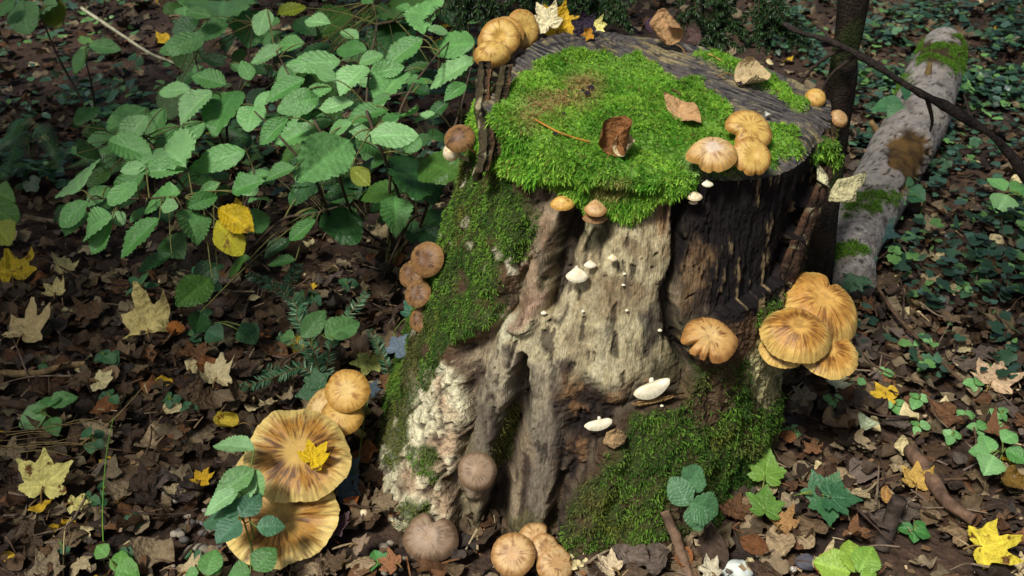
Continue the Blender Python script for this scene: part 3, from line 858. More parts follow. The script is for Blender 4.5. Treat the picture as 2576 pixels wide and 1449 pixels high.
# side of the stump
h, nh = stump_hit(1770, 860)
mushroom('notched orange-brown mushroom on the mossy bark edge', unproj(1786, 850, depth_of(h) - .045), .0455, (.05, -.42, .9), h, pal=dict(HONEY, c0=S(200, 166, 106), c1=S(192, 150, 88), c2=S(168, 120, 66)), dome=.26, dep=.12, curl=.8, notch=((202, .11, .5), (236, .07, .22), (262, .10, .30), (160, .3, .08)), rad=((2, .05, .3),), wave=((3, .05, 1),), seed=51)
hR, nR = stump_hit(1945, 830)
dN = depth_of(hR)
attR = hR + np.array([.0, .01, 0])
mushroom('largest honey mushroom of the stack, with a broken top edge', unproj(2060, 768, dN + .01), .076, (.12, -.38, .92), attR, dome=.42, dep=.12, curl=1.0, notch=((58, .13, .32),), rad=((2, .07, 2.6), (3, .03, .4)), wave=((5, .025, .2),), seed=61, nphi=240, striae=.016, scales=.6, pal=SHELF, stem_r=.016)
mushroom('honey mushroom in the middle of the stack, ruffled edge', unproj(2004, 836, dN - .055), .059, (.02, -.36, .93), attR + np.array([0, 0, -.03]), dome=.42, dep=.05, curl=1.0, wave=((4, .03, .2),), rad=((2, .05, .2),), seed=62, nphi=240, striae=.016, scales=.6, pal=SHELF, stem_r=.014)
mushroom('lowest honey mushroom of the stack, smooth broad lip', unproj(2080, 882, dN - .03), .056, (.1, -.36, .93), attR + np.array([0, 0, -.05]), dome=.22, dep=.08, curl=.5, wave=((3, .04, .2),), seed=63, nphi=240, striae=.014, scales=.35, pal=SHELF)
mushroom('small honey mushroom edge under the ruffled one', unproj(1972, 872, dN - .035), .042, (-.2, -.42, .88), attR + np.array([-.01, 0, -.05]), dome=.25, dep=.05, curl=.5, seed=64, pal=SHELF)
mushroom('honey mushroom sliver between the largest and lowest caps', unproj(2110, 838, dN + .0), .035, (.5, -.3, .8), attR + np.array([.01, 0, -.04]), dome=.25, dep=.05, curl=.5, seed=65, pal=SHELF)
# three on the cut face
for lab, x, y, rp, up_, nn, pal, sd, kw in (('torn golden mushroom at the back of the three on the cut face', 1885, 325, 62, .035, (.12, -.55, .8), GOLD, 71, dict(notch=((205, .3, .4),), dep=.05, dome=.25)),
                                           ('golden mushroom in front of the torn one on the cut face', 1892, 392, 52, .05, (.12, -.72, .66), GOLD, 72, dict(dep=.12, dome=.2, notch=((282, .12, .12), (240, .1, .1)), wave=((3, .06, .5),))),
                                           ('pale cracked mushroom leaning on the two golden ones', 1790, 385, 60, .045, (-.12, -.42, .88), PALE, 73, dict(dep=.0, dome=.42, curl=.9, notch=((215, .35, .3), (270, .12, .12)), rad=((2, .08, 0),)))):
    b = top_hit(x - 10, y + 30)
    d = depth_of(b) - up_
    mushroom(lab, unproj(x, y, d), rp / FPX * d, nn, top_hit(1850, 400), pal=pal, seed=sd, **kw)
# four on the upper rim by the split bark
b0 = top_hit(1300, 120)
d0 = depth_of(b0)
for lab, x, y, rp, dd, nn, sd, kw in (('wide golden mushroom behind the holed one on the rim', 1258, 92, 62, .00, (-.3, -.60, .74), 81, dict(dome=.3, dep=.1)),
                                      ('golden mushroom tilted up on the rim beside a yellow maple leaf', 1318, 70, 46, .02, (.45, -.72, .5), 82, dict(dome=.15, dep=.08, squash=1.1)),
                                      ('golden mushroom with a dark hole and a folded-in centre', 1258, 92, 50, -.035, (.02, -.76, .62), 83, dict(dome=.2, dep=.28, notch=((270, .25, .3),))),
                                      ('round-folded golden mushroom overhanging the split bark', 1237, 133, 46, -.06, (-.1, -.68, .72), 84, dict(dome=.5, dep=.02, curl=.9, notch=((60, .3, .2),), squash=.8))):
    mushroom(lab, unproj(x, y, d0 + dd), rp / FPX * d0, nn, unproj(1275, 165, d0 + .01), pal=GOLD, seed=sd, **kw)
# two small round ones behind the corner
d1_ = depth_of(top_hit(2060, 285)) + .03
for lab, x, y, rp, sd, nn in (('small round golden mushroom peeping over the stump corner', 2053, 244, 27, 85, (0, -.62, .78)), ('small brown mushroom below the round one at the stump corner', 2112, 296, 25, 86, (.25, -.55, .8))):
    mushroom(lab, unproj(x, y, d1_), rp / FPX * d1_, nn, unproj(2045, 330, d1_), pal=YELW if sd == 85 else TAN, dome=.45, dep=.03, curl=.9, seed=sd)
# left flank
for lab, x, y, rp, at_, pal, sd, nn, dd, kw in (
        ('dark brown cracked mushroom on the mossy flank', 1155, 345, 40, (1215, 400), RUST, 91, (-.2, -.6, .75), .06, dict(dome=.4, curl=.8, dep=0)),
        ('pale round mushroom under the dark cracked one', 1136, 382, 24, (1205, 420), CREAM, 92, (-.2, -.7, .6), .05, dict(dome=.8, dep=0)),
        ('striped brown mushroom standing out from the mossy flank', 1072, 652, 46, (1120, 690), RUST, 93, (-.35, -.72, .55), .04, dict(dome=.3, dep=.1)),
        ('brown mushroom behind the striped one on the flank', 1035, 688, 38, (1100, 720), RUST, 94, (-.4, -.6, .7), .06, dict(dome=.3)),
        ('brown mushroom below the striped one on the flank', 1050, 738, 36, (1085, 770), RUST, 95, (-.3, -.6, .7), .03, dict(dome=.3)),
        ('lowest brown mushroom on the mossy flank', 1058, 802, 34, (1070, 830), RUST, 96, (-.4, -.6, .7), .03, dict(dome=.3))):
    h, _ = stump_hit(*at_)
    d = depth_of(h) + dd * .5
    mushroom(lab, unproj(x, y, d), rp / FPX * d, nn, unproj(at_[0] + 20, at_[1], d + .05), pal=pal, seed=sd, **kw)
# under the moss lip and on the bare wood
def shelf(label, x, y, wpx, pal, seed, lift=.02, nn=(0, -.45, .89), rise=.5, mat=None, group=None, fan=.78, small=False, squash=.75, spin=0, wave=()):
    h, n_ = stump_hit(x, y - wpx * rise)
    d = depth_of(h) - lift
    R = wpx / FPX * d
    mushroom(label, unproj(x, y, d), R, nn, h - n_ * .004, pal=pal, seed=seed, mat=mat, name='bracket_fungus' if pal is not YELW else 'mushroom', cat='fungus' if pal is not YELW else 'mushroom', group=group, fan=fan, dome=.35, dep=-.05, curl=.5,
             nphi=36 if small else 90, nr=8 if small else 18, stem_r=R * (.22 if fan else .12), squash=squash, striae=.004, spin=spin, wave=wave)
shelf('small yellow mushroom under the moss lip, white at its root', 1415, 510, 31, YELW, 101, .035, fan=.3)
shelf('small pale brown mushroom under the moss lip with moss on its cap', 1498, 522, 30, dict(TAN), 102, .03, fan=.6, squash=.9)
shelf('thin brown mushroom edge hidden below the pale brown cap', 1497, 545, 32, RUST, 103, .02, nn=(0, -.2, .98), fan=.3)
shelf('cream bracket fungus on the dark wood, upper of a close pair', 1747, 492, 21, CREAM, 104, .02)
shelf('tiny cream bracket fungus, lower of a close pair on the dark wood', 1744, 507, 12, CREAM, 105, .015)
shelf('small white bracket fungus right under the pale cracked mushroom', 1780, 461, 15, WHT, 106, .02, mat=M_WHITE)
shelf('largest white fan-shaped fungus on the pale bare wood', 1452, 690, 29, WHT, 107, .025, mat=M_WHITE, nn=(0, -.62, .78))
shelf('small white oval fungus just above the largest fan', 1485, 664, 16, WHT, 108, .018, mat=M_WHITE)
shelf('little yellowish white fungus highest on the pale wood', 1541, 648, 14, CREAM, 109, .015, mat=M_WHITE, nn=(.1, -.6, .78))
for x, y, wpx in ((1368, 786, 8), (1467, 782, 5), (1577, 780, 5), (1568, 716, 5), (1571, 688, 5), (1660, 830, 6), (1665, 1020, 5)):
    shelf('tiny white fungus dot on the bare wood', x, y, wpx, WHT, 110 + x % 7, .006, mat=M_WHITE, group='tiny white fungus dots', small=True)
shelf('curved white fungus above a light strip of bark', 1640, 976, 48, WHT, 120, .03, mat=M_WHITE, nn=(-.25, -.36, .9), squash=.45, fan=.0, spin=12, wave=((2, .22, 0), (1, .18, 0)))
shelf('white saucer-like fungus beside a crumbly bark lump', 1506, 1066, 36, WHT, 121, .03, mat=M_WHITE, nn=(-.15, -.25, .95), squash=.42, fan=.0, spin=6, wave=((2, .16, 0), (1, .08, 0)))

# ------------------------------------------------------------------ leaves
def ovate_leaf(n=44, m=7, W=.36, serr=.02, fold=.25, droop=.18, pleat=.012, peak=.42, tip=1.0, seed=0, veins=9):
    t = np.linspace(0, 1, n)
    a = np.where(t < peak, np.sin(np.pi / 2 * t / peak) ** .75, np.cos(np.pi / 2 * (t - peak) / (1 - peak)) ** (0.85 * tip))
    r = np.random.default_rng(seed)
    wl = W * np.clip(a, 0, 1) + .004
    u = np.linspace(-1, 1, 2 * m + 1)
    T, U = np.meshgrid(t, u, indexing='ij')
    wob = np.interp(t, np.linspace(0, 1, 8), r.normal(0, .04, 8))
    X = wl[:, None] * U * (1 + wob[:, None] * np.sign(U))
    saw = (np.arange(n) % 2)[:, None] * serr * (np.abs(U) > .99) * np.sin(np.pi * np.clip(t * 1.05, 0, 1))[:, None]
    X = X + np.sign(U) * saw
    Y = T + saw * .6 + 0.02 * np.sin(T * 3)
    vp = (T - .42 * np.abs(U) * .6) * veins
    vv = np.abs(vp - np.round(vp))
    Zz = fold * np.abs(X) - droop * T ** 2 + pleat * np.cos(vp * 2 * np.pi) * np.abs(U) + .03 * np.interp(T.ravel(), np.linspace(0, 1, 6), r.normal(0, 1, 6)).reshape(T.shape) * np.abs(U)
    V = np.stack([X, Y, Zz], -1).reshape(-1, 3)
    C = 1.0 + .30 * np.exp(-(U / .05) ** 2) + .14 * np.exp(-(vv / .10) ** 2) * (np.abs(U) < .97)
    C = np.repeat(C.reshape(-1, 1), 3, 1)
    return V, grid_faces(n, 2 * m + 1)[:, ::-1], C
def maple_leaf(N=96, rings=9, lobes=((0, 1.0), (48, .92), (100, .66)), seed=0, teeth=.06, curl=.15, sinus=.5, bump=.05, fold=0.0):
    r = np.random.default_rng(seed)
    ctrl = [(-178, .10)]
    side = []
    for k, (a, R) in enumerate(lobes):
        side.append((a, R * r.uniform(.93, 1.05)))
        if k < len(lobes) - 1:
            side.append((a + 15, R * .70))
            side.append(((a + lobes[k + 1][0]) / 2, sinus * (1 - .12 * k)))
            side.append((lobes[k + 1][0] - 15, lobes[k + 1][1] * .72))
    side.append((118, .52))
    side.append((145, .40))
    side.append((178, .10))
    pos = sorted([(a, R) for a, R in side] + [(-a, R * r.uniform(.93, 1.05)) for a, R in side if a > 0])
    A = np.array([p[0] for p in pos]); RR = np.array([p[1] for p in pos])
    ph = np.linspace(-178, 178, N)
    rad = np.interp(ph, A, RR)
    # sharpen the lobes and add teeth
    rad = rad + teeth * (np.abs(((ph / 15.0) % 1) - .5) * 2 - .5) * np.clip(rad - .2, 0, 1) * 1.6 + r.normal(0, .008, N)
    s = np.linspace(0, 1, rings + 1)[1:]
    P, Q2 = np.meshgrid(np.radians(ph), s, indexing='ij')
    R2 = rad[:, None] * Q2
    X, Y = R2 * np.sin(P), R2 * np.cos(P)
    V = np.stack([X, Y, X * 0], -1).reshape(-1, 3)
    V = np.vstack([V, [0, 0, 0]])
    F = grid_faces(N, rings)
    ctr = len(V) - 1
    fan = np.array([[ctr, (k + 1) * rings, k * rings] for k in range(N - 1)])
    F = np.vstack([F, fan])
    vein = np.zeros(len(V))
    for a, R in [(l[0], l[1]) for l in lobes] + [(-l[0], l[1]) for l in lobes if l[0] > 0]:
        d, _ = line_d(V[:, :2], [(0, 0), (R * math.sin(math.radians(a)), R * math.cos(math.radians(a)))])
        vein = np.maximum(vein, np.exp(-(d / .022) ** 2))
    C = np.repeat((1.0 + .25 * vein)[:, None], 3, 1)
    V = leaf_warp(V, r, curl, bump, fold)
    V[:, 2] -= .02 * vein
    return V, F, C
def leaf_warp(V, r, curl, bump, fold=0.0):
    V = V.copy()
    a = r.uniform(0, np.pi)
    d = V[:, 0] * math.cos(a) + V[:, 1] * math.sin(a)
    V[:, 2] += curl * d ** 2 * 1.4
    rr_ = np.hypot(V[:, 0], V[:, 1] - .2)
    V[:, 2] += curl * .9 * rr_ ** 3 * np.sin(np.arctan2(V[:, 0], V[:, 1]) * r.integers(2, 5) + r.uniform(0, 6))
    V[:, 2] += bump * fbm(V * 3.2 + r.uniform(0, 50), 5, 3)
    if fold:
        b = r.uniform(0, 2 * np.pi)
        e = V[:, 0] * math.cos(b) + V[:, 1] * math.sin(b) - .25
        k = np.clip(e, 0, 1)
        ang = k * fold
        dirv = np.array([math.cos(b), math.sin(b)])
        sh = (np.sin(ang) / np.maximum(fold, 1e-3) - k)
        V[:, :2] += dirv * sh[:, None]
        V[:, 2] += (1 - np.cos(ang)) / fold
    return V

LM = {}
for k in range(9):
    LM['hazel%d' % k] = make_mesh('hazel_leaf', *ovate_leaf(W=.30 + .03 * (k % 4), serr=.022 + .01 * (k % 3), fold=.08 + .14 * (k % 3), droop=.04 + .10 * (k % 4), seed=k, peak=.36 + .025 * k, pleat=.012 + .005 * (k % 3), veins=8 + k % 3, tip=.8 + .12 * (k % 3)))
for k in range(3):
    LM['weed%d' % k] = make_mesh('weed_leaf', *ovate_leaf(n=30, m=5, W=.30 + .05 * k, serr=.03, fold=.2, droop=.2, seed=20 + k, peak=.36, pleat=.010, veins=7))
for k in range(4):
    LM['litmaple%d' % k] = make_mesh('lobed_dead_leaf', *maple_leaf(N=60, rings=6, seed=140 + k, curl=.35 + .1 * k, teeth=.10, bump=.2, fold=.8 + .5 * k, sinus=.55))
for k in range(4):
    LM['maple%d' % k] = make_mesh('maple_leaf', *maple_leaf(seed=40 + k, curl=.16 + .05 * k, teeth=.13, sinus=.66, bump=.09, lobes=((0, 1.0), (46, .98), (98, .70))))
for k in range(5):
    LM['crumpled%d' % k] = make_mesh('crumpled_leaf', *maple_leaf(seed=50 + k, curl=.25 + .08 * k, teeth=.08, bump=.14, fold=1.6 + .4 * k, sinus=.6))
for k in range(4):
    V, F, C = ovate_leaf(n=30, m=9, W=.42, serr=.012, fold=0, droop=0, pleat=.012, seed=80 + k, veins=8)
    rc = .23 + .03 * k
    x = V[:, 0] * 1.5 + .12 + .08 * fbm(V * 3, k, 2)
    V[:, 0] = rc * np.sin(x / rc)
    V[:, 2] = rc * (1 - np.cos(x / rc)) + V[:, 2] + (.25 + .15 * k) * np.clip(V[:, 1] - .6, 0, 1) ** 2 * 3 + .05 * fbm(V * 5, 8 + k, 3)
    LM['roll%d' % k] = make_mesh('rolled_leaf', V, F, C)
for k in range(3):
    LM['seedling%d' % k] = make_mesh('lobed_leaf', *maple_leaf(seed=60 + k, curl=.08, teeth=.10, lobes=((0, 1.0), (55, .80), (105, .55)), sinus=.62))
for k in range(4):
    V, F, C = ovate_leaf(n=26, m=5, W=.30 + .03 * k, serr=.008, fold=.1, droop=.0, seed=70 + k, veins=8)
    V[:, 1] -= .5
    V = leaf_warp(V, np.random.default_rng(k + 5), .5 + .15 * k, .08, 1.5 * (k % 2))
    LM['beech%d' % k] = make_mesh('beech_leaf', V, F, C)

def leaf_matrix(B, T, n, wscale):
    B, T = np.asarray(B, float), np.asarray(T, float)
    L = np.linalg.norm(T - B)
    y = (T - B) / L
    z = unit(np.asarray(n, float) - np.dot(n, y) * y)
    x = np.cross(y, z)
    M = np.eye(4)
    M[:3, 0], M[:3, 1], M[:3, 2], M[:3, 3] = x * L * wscale, y * L, z * L, B
    return Matrix(M.tolist()), L
def leaf_obj(name, key, M, col, mat, parent=None):
    me = LM[key]
    mk = key + mat.name
    if mk not in LM:
        me2 = me.copy()
        me2.materials.clear()
        me2.materials.append(mat)
        LM[mk] = me2
    o = bpy.data.objects.new(name, LM[mk])
    COLL.objects.link(o)
    o.color = tuple(col) + (1.0,)
    if parent is not None:
        o.parent = parent
        o.matrix_local = Matrix.Translation(Vector(-WPOS[parent.name])) @ M
    else:
        o.matrix_world = M
    WPOS[o.name] = np.array(M.translation)
    return o
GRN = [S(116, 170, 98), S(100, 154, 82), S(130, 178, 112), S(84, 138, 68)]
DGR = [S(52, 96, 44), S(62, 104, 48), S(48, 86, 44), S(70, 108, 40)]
YLW = [S(206, 176, 30), S(176, 168, 36)]

# hazel leaves: source zoom, base x y, tip x y, width, shade
Z1 = lambda x, y: (x / 3.0, y / 3.0)
Z2 = lambda x, y: (644 + x / 3.0, y / 3.0)
ZC = lambda x, y: (x * .3493, 460 + y * .3493)
Z4 = lambda x, y: (567 + x * .3493, 460 + y * .3493)
HZ_A = [(Z2, l) for l in ((640, 460, 225, 480, .42, 0), (1250, 300, 990, 460, .6, 0), (830, 510, 640, 640, .8, 0), (460, 520, 510, 790, .8, 1), (720, 1050, 310, 1360, .40, 0), (590, 910, 130, 1060, .42, 0),
         (840, 1040, 1150, 980, .5, 0), (1000, 830, 670, 860, .55, 0), (1270, 260, 1310, 30, .7, 0), (1640, 330, 1340, 340, .75, 0), (1660, 450, 1290, 630, .35, 0), (700, 90, 480, 210, .7, 1), (790, 170, 690, 250, .8, 1),
         (360, 330, 180, 340, .6, 0), (230, 380, -20, 450, .45, 0), (830, 380, 620, 340, .65, 0), (900, 240, 1050, 210, .7, 1), (380, 60, 160, 110, .7, 3), (80, 70, 20, 240, .8, 0), (370, 600, 60, 740, .4, 0),
         (1110, 560, 920, 700, .5, 0), (470, 740, 220, 780, .5, 0), (730, 770, 490, 830, .6, 0), (240, 900, 40, 1060, .6, 0), (720, 930, 550, 980, .6, 0), (780, 1060, 960, 1130, .6, 1), (720, 1270, 860, 1400, .75, 3),
         (1250, 1210, 1490, 1300, .8, 1), (1200, 1210, 1220, 1400, .8, 1), (290, 1270, 80, 1320, .55, 0), (460, 1300, 300, 1449, .8, 1), (1000, 930, 1170, 850, .5, 0), (860, 560, 1090, 500, .45, 0), (600, 600, 470, 520, .7, 0),
         (1080, 180, 930, 300, .7, 1), (1020, 60, 1200, 130, .7, 1), (560, 340, 330, 400, .6, 1), (1300, 480, 1120, 560, .6, 1), (1380, 20, 1470, 150, .7, 1), (880, 20, 800, -40, .7, 0), (1150, 640, 1290, 700, .6, 1),
         (1220, 1030, 1140, 1130, .9, 0), (690, 960, 860, 1010, .5, 0), (380, 1100, 180, 1180, .6, 1), (80, 560, -60, 520, .6, 1), (430, 230, 260, 250, .6, 1), (1350, 860, 1200, 900, .5, 0), (1580, 640, 1440, 720, .35, 0),
         (1450, 780, 1300, 850, .4, 1), (990, 1180, 880, 1260, .6, 1))]
HZ_A += [(Z2, l) for l in ((560, 180, 380, 150, .6, 0), (200, 250, 60, 300, .6, 0), (960, 420, 800, 440, .6, 0), (1180, 380, 1040, 520, .55, 0), (1450, 250, 1300, 200, .6, 0), (1010, 720, 880, 780, .6, 0), (560, 660, 400, 720, .5, 0), (330, 480, 170, 560, .5, 0), (760, 600, 900, 650, .5, 0), (500, 850, 330, 900, .5, 0), (150, 700, 0, 760, .5, 0), (1160, 90, 1080, 20, .7, 0), (640, 250, 760, 290, .6, 0), (1330, 620, 1200, 600, .5, 0), (300, 160, 420, 230, .6, 1))]
HZ_B = [(Z1, l) for l in ((1550, 270, 1200, 390, .45, 0), (1700, 640, 1470, 560, .7, 0), (1600, 690, 1330, 880, .75, 0), (1720, 180, 1520, 230, .7, 0), (1690, 0, 1660, 130, .9, 0), (1910, 90, 1880, 310, .8, 0), (1430, 680, 1210, 660, .6, 0),
         (1790, 690, 1600, 840, .6, 0), (1740, 480, 1810, 540, .8, 0), (1890, 600, 1830, 470, .8, 0), (1530, 400, 1430, 330, .6, 1), (1830, 370, 1780, 480, .6, 1), (1930, 800, 1860, 900, .8, 0), (1590, 120, 1420, 90, .5, 0))]
HZ_C = [(Z1, l) for l in ((1100, 820, 850, 960, .5, 0), (1240, 820, 1100, 1060, .7, 0), (1100, 880, 930, 1060, .7, 0), (1360, 960, 1160, 1060, .5, 0), (1540, 920, 1380, 1060, .7, 0), (830, 1070, 1100, 1150, .55, 0), (600, 1440, 550, 1260, .95, 0),
         (1080, 1320, 840, 1449, .6, 0), (1410, 1280, 1090, 1290, .55, 0), (1850, 1140, 1420, 1260, .42, 0), (1100, 1260, 920, 1280, .6, 0), (1760, 1449, 1932, 1350, .7, 0), (1500, 1330, 1290, 1390, .4, 0), (1660, 1380, 1520, 1449, .6, 0), (1250, 1130, 1340, 1190, .7, 0))]
HZ_C += [(ZC, l) for l in ((630, 140, 430, 270, .7, 0), (800, 250, 550, 320, .5, 0), (810, 290, 680, 490, .75, 0), (820, 210, 880, 290, .9, 0), (1150, 260, 840, 510, .6, 0), (1320, 200, 1440, 380, 1.1, 0), (1290, 70, 1010, 120, .6, 0),
         (1280, 170, 1170, 170, .8, 0), (1560, 100, 1370, 160, .4, 0), (980, 0, 800, 100, .7, 0), (790, 30, 650, 110, .6, 0), (1580, 190, 1830, 350, .65, 2), (1560, 270, 1740, 515, .75, 2), (1230, 520, 1010, 610, .5, 1), (1200, 400, 1290, 500, 1.1, 1),
         (1560, 600, 1420, 690, .9, 1), (1520, 690, 1300, 860, .8, 1), (1440, 940, 1420, 1060, .9, 1), (1050, 180, 940, 250, .6, 0), (1700, 60, 1850, 20, .7, 0))]
HZ_C += [(Z4, l) for l in ((650, 270, 480, 400, .6, 0), (740, 170, 950, 430, .8, 1), (500, 560, 330, 570, .75, 1), (460, 420, 290, 500, .55, 1), (180, 540, 0, 620, .7, 1), (600, 20, 480, 150, .7, 1), (660, 200, 560, 260, .7, 1))]
HZ_D = [(Z4, l) for l in ((1350, 270, 1350, 410, .8, 1), (1430, 300, 1640, 220, .8, 1), (1400, 310, 1560, 410, .85, 1), (1350, 250, 1230, 230, .6, 1), (1190, 140, 1060, 200, .5, 1), (1220, 230, 1110, 270, .45, 1))]
HZ_E = [(Z1, l) for l in ((150, 10, 205, 220, .85, 0), (110, 10, -10, 100, .7, 0), (430, 40, 260, 70, .5, 0), (400, 30, 390, 150, .8, 3), (670, 340, 885, 370, .6, 0), (680, 370, 560, 530, .75, 0), (350, 120, 250, 130, .5, 0))]

def hazel(name, label, leaves, hz, branches, base_px, seed, fill=None):
    r = np.random.default_rng(seed)
    base = gpt(*base_px)
    t = thing(name, label, 'shrub', base, 'hazel shrubs behind the stump')
    brs = []
    for bp in branches:
        P = [base + np.array([r.normal(0, .01), r.normal(0, .01), 0])] if bp[0] is None else []
        for q in bp:
            if q is not None:
                P.append(on_z(q[0], q[1], q[2] if len(q) > 2 else hz - .03))
        brs.append(smooth_path(P, 40))
    allb = np.vstack(brs)
    bm = []
    for b in brs:
        V, F = tube(b, np.linspace(.0045, .0018, len(b)), 7)
        bm.append((V, F, mixc(np.broadcast_to(S(92, 78, 62), V.shape), S(58, 48, 40), sstep(-.2, .4, fbm(V * 90, 3, 3)))))
    V, F, C = merge(bm)
    part('branch', V, F, M_TWIG, t, C)
    pet = []
    for k, (zf, (x0, y0, x1, y1, wd, sh)) in enumerate(leaves):
        b, p = zf(x0, y0), zf(x1, y1)
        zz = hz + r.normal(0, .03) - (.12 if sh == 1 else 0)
        B = on_z(b[0], b[1], zz)
        n = unit(np.array([r.normal(-.08, .26), -.42 + r.normal(0, .24), .85]))
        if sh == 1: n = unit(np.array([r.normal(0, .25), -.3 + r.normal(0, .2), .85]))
        T = on_plane(p[0], p[1], B, n)
        if sh < 2 and math.hypot(b[0] - p[0], b[1] - p[1]) < 110: B, T = B - .03 * (T - B), T + .13 * (T - B)
        M, L = leaf_matrix(B, T, n + np.array([r.normal(0, .1), 0, 0]), min(max(wd, .6), .95) * 1.38)
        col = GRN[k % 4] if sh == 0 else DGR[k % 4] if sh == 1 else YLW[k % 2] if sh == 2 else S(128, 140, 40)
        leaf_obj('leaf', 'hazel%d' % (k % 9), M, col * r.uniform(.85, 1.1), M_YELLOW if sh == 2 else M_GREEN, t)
        i = np.argmin(np.linalg.norm(allb - B, axis=1) + .6 * np.clip(allb[:, 2] - B[2], 0, 1))
        q = allb[i]
        kk = np.linspace(0, 1, 7)[:, None]
        md = (B + q) / 2 + np.array([0, 0, .02])
        pth = (1 - kk) ** 2 * q + 2 * kk * (1 - kk) * md + kk ** 2 * B
        V, F = tube(pth, np.linspace(.0021, .0012, 7), 5, False)
        pet.append((V, F, S(110, 108, 62)))
    if fill:
        poly, nf, z0, z1 = fill
        poly = np.array(poly, float)
        lo, hi = poly.min(0), poly.max(0)
        cnt = 0
        while cnt < nf:
            q = r.uniform(lo, hi)
            if poly_sd(q[None], poly)[0] < 0: continue
            B = on_z(q[0], q[1], r.uniform(z0, z1))
            n = unit(np.array([r.normal(0, .3), -.25 + r.normal(0, .25), .85]))
            a = r.uniform(0, 6.283)
            dv = np.array([math.cos(a), math.sin(a), r.normal(-.1, .15)])
            M, L = leaf_matrix(B, B + dv * r.uniform(.06, .11), n, r.uniform(.85, 1.1))
            leaf_obj('leaf', 'hazel%d' % (cnt % 9), M, (DGR + GRN)[cnt % 6] * r.uniform(.8, 1.05), M_GREEN, t)
            i = np.argmin(np.linalg.norm(allb - B, axis=1))
            V, F = tube(np.linspace(allb[i], B, 4), .0011, 4, False)
            pet.append((V, F, S(100, 96, 58)))
            cnt += 1
    V, F, C = merge(pet)
    part('petioles', V, F, M_TWIG, t, C)['kind'] = 'stuff'
    return t
hazel('hazel_shrub', 'dense hazel shrub with pale green leaves reaching towards the stump', HZ_A, .56,
      [(None, (1010, 520, .30), (940, 330, .55), (922, 260), (935, 140), (948, 60), (935, 5)), ((948, 62), (1000, 50), (1060, 20), (1080, 0)), (None, (980, 560, .25), (1000, 300, .5), (1090, 150, .54), (1180, 60, .56)),
       (None, (900, 560, .2), (830, 380, .5), (760, 250, .54), (690, 120, .54)), (None, (860, 590, .15), (790, 450, .4), (700, 340, .5), (640, 280, .5)), ((922, 265), (990, 240), (1040, 232)), (None, (1060, 560, .2), (1100, 420, .4), (1150, 300, .5), (1190, 150, .52))],
      (1000, 640), 1, ([(640, 40), (1180, 40), (1180, 300), (1120, 480), (900, 520), (680, 480)], 85, .10, .40))
hazel('hazel_shrub', 'small hazel shoot with rounded leaves beside a pale lichened branch', HZ_B, .46, [(None, (570, 330, .3), (590, 260, .4), (620, 160), (640, 60)), (None, (560, 360, .25), (520, 240, .42), (500, 180, .44), (480, 100, .46))], (590, 420), 2,
      ([(420, 0), (650, 0), (650, 260), (440, 260)], 24, .1, .40))
hazel('hazel_shrub', 'low hazel spray with two yellow leaves over the leaf litter', HZ_C, .38, [(None, (590, 560, .22), (480, 500, .34), (360, 500, .36), (230, 500, .37)), (None, (520, 560, .2), (440, 440, .33), (360, 340, .36)), (None, (610, 540, .25), (640, 450, .34), (620, 380, .36)), (None, (700, 560, .2), (780, 540, .3), (850, 520, .33))],
      (600, 680), 3, ([(180, 300), (700, 330), (700, 560), (180, 540)], 40, .06, .32))
hazel('hazel_shrub', 'thin shoot with a few dark leaves touching the mossy flank', HZ_D, .26, [(None, (985, 650, .12), (1030, 560, .24), (1060, 540, .25))], (975, 700), 4)
hazel('hazel_shrub', 'slender dark shoot with two bright leaves at its tip', HZ_E, .42, [(None, (235, 240, .2), (215, 150, .4)), (None, (150, 150, .25), (90, 20, .42), (40, 10, .43))], (250, 330), 5)

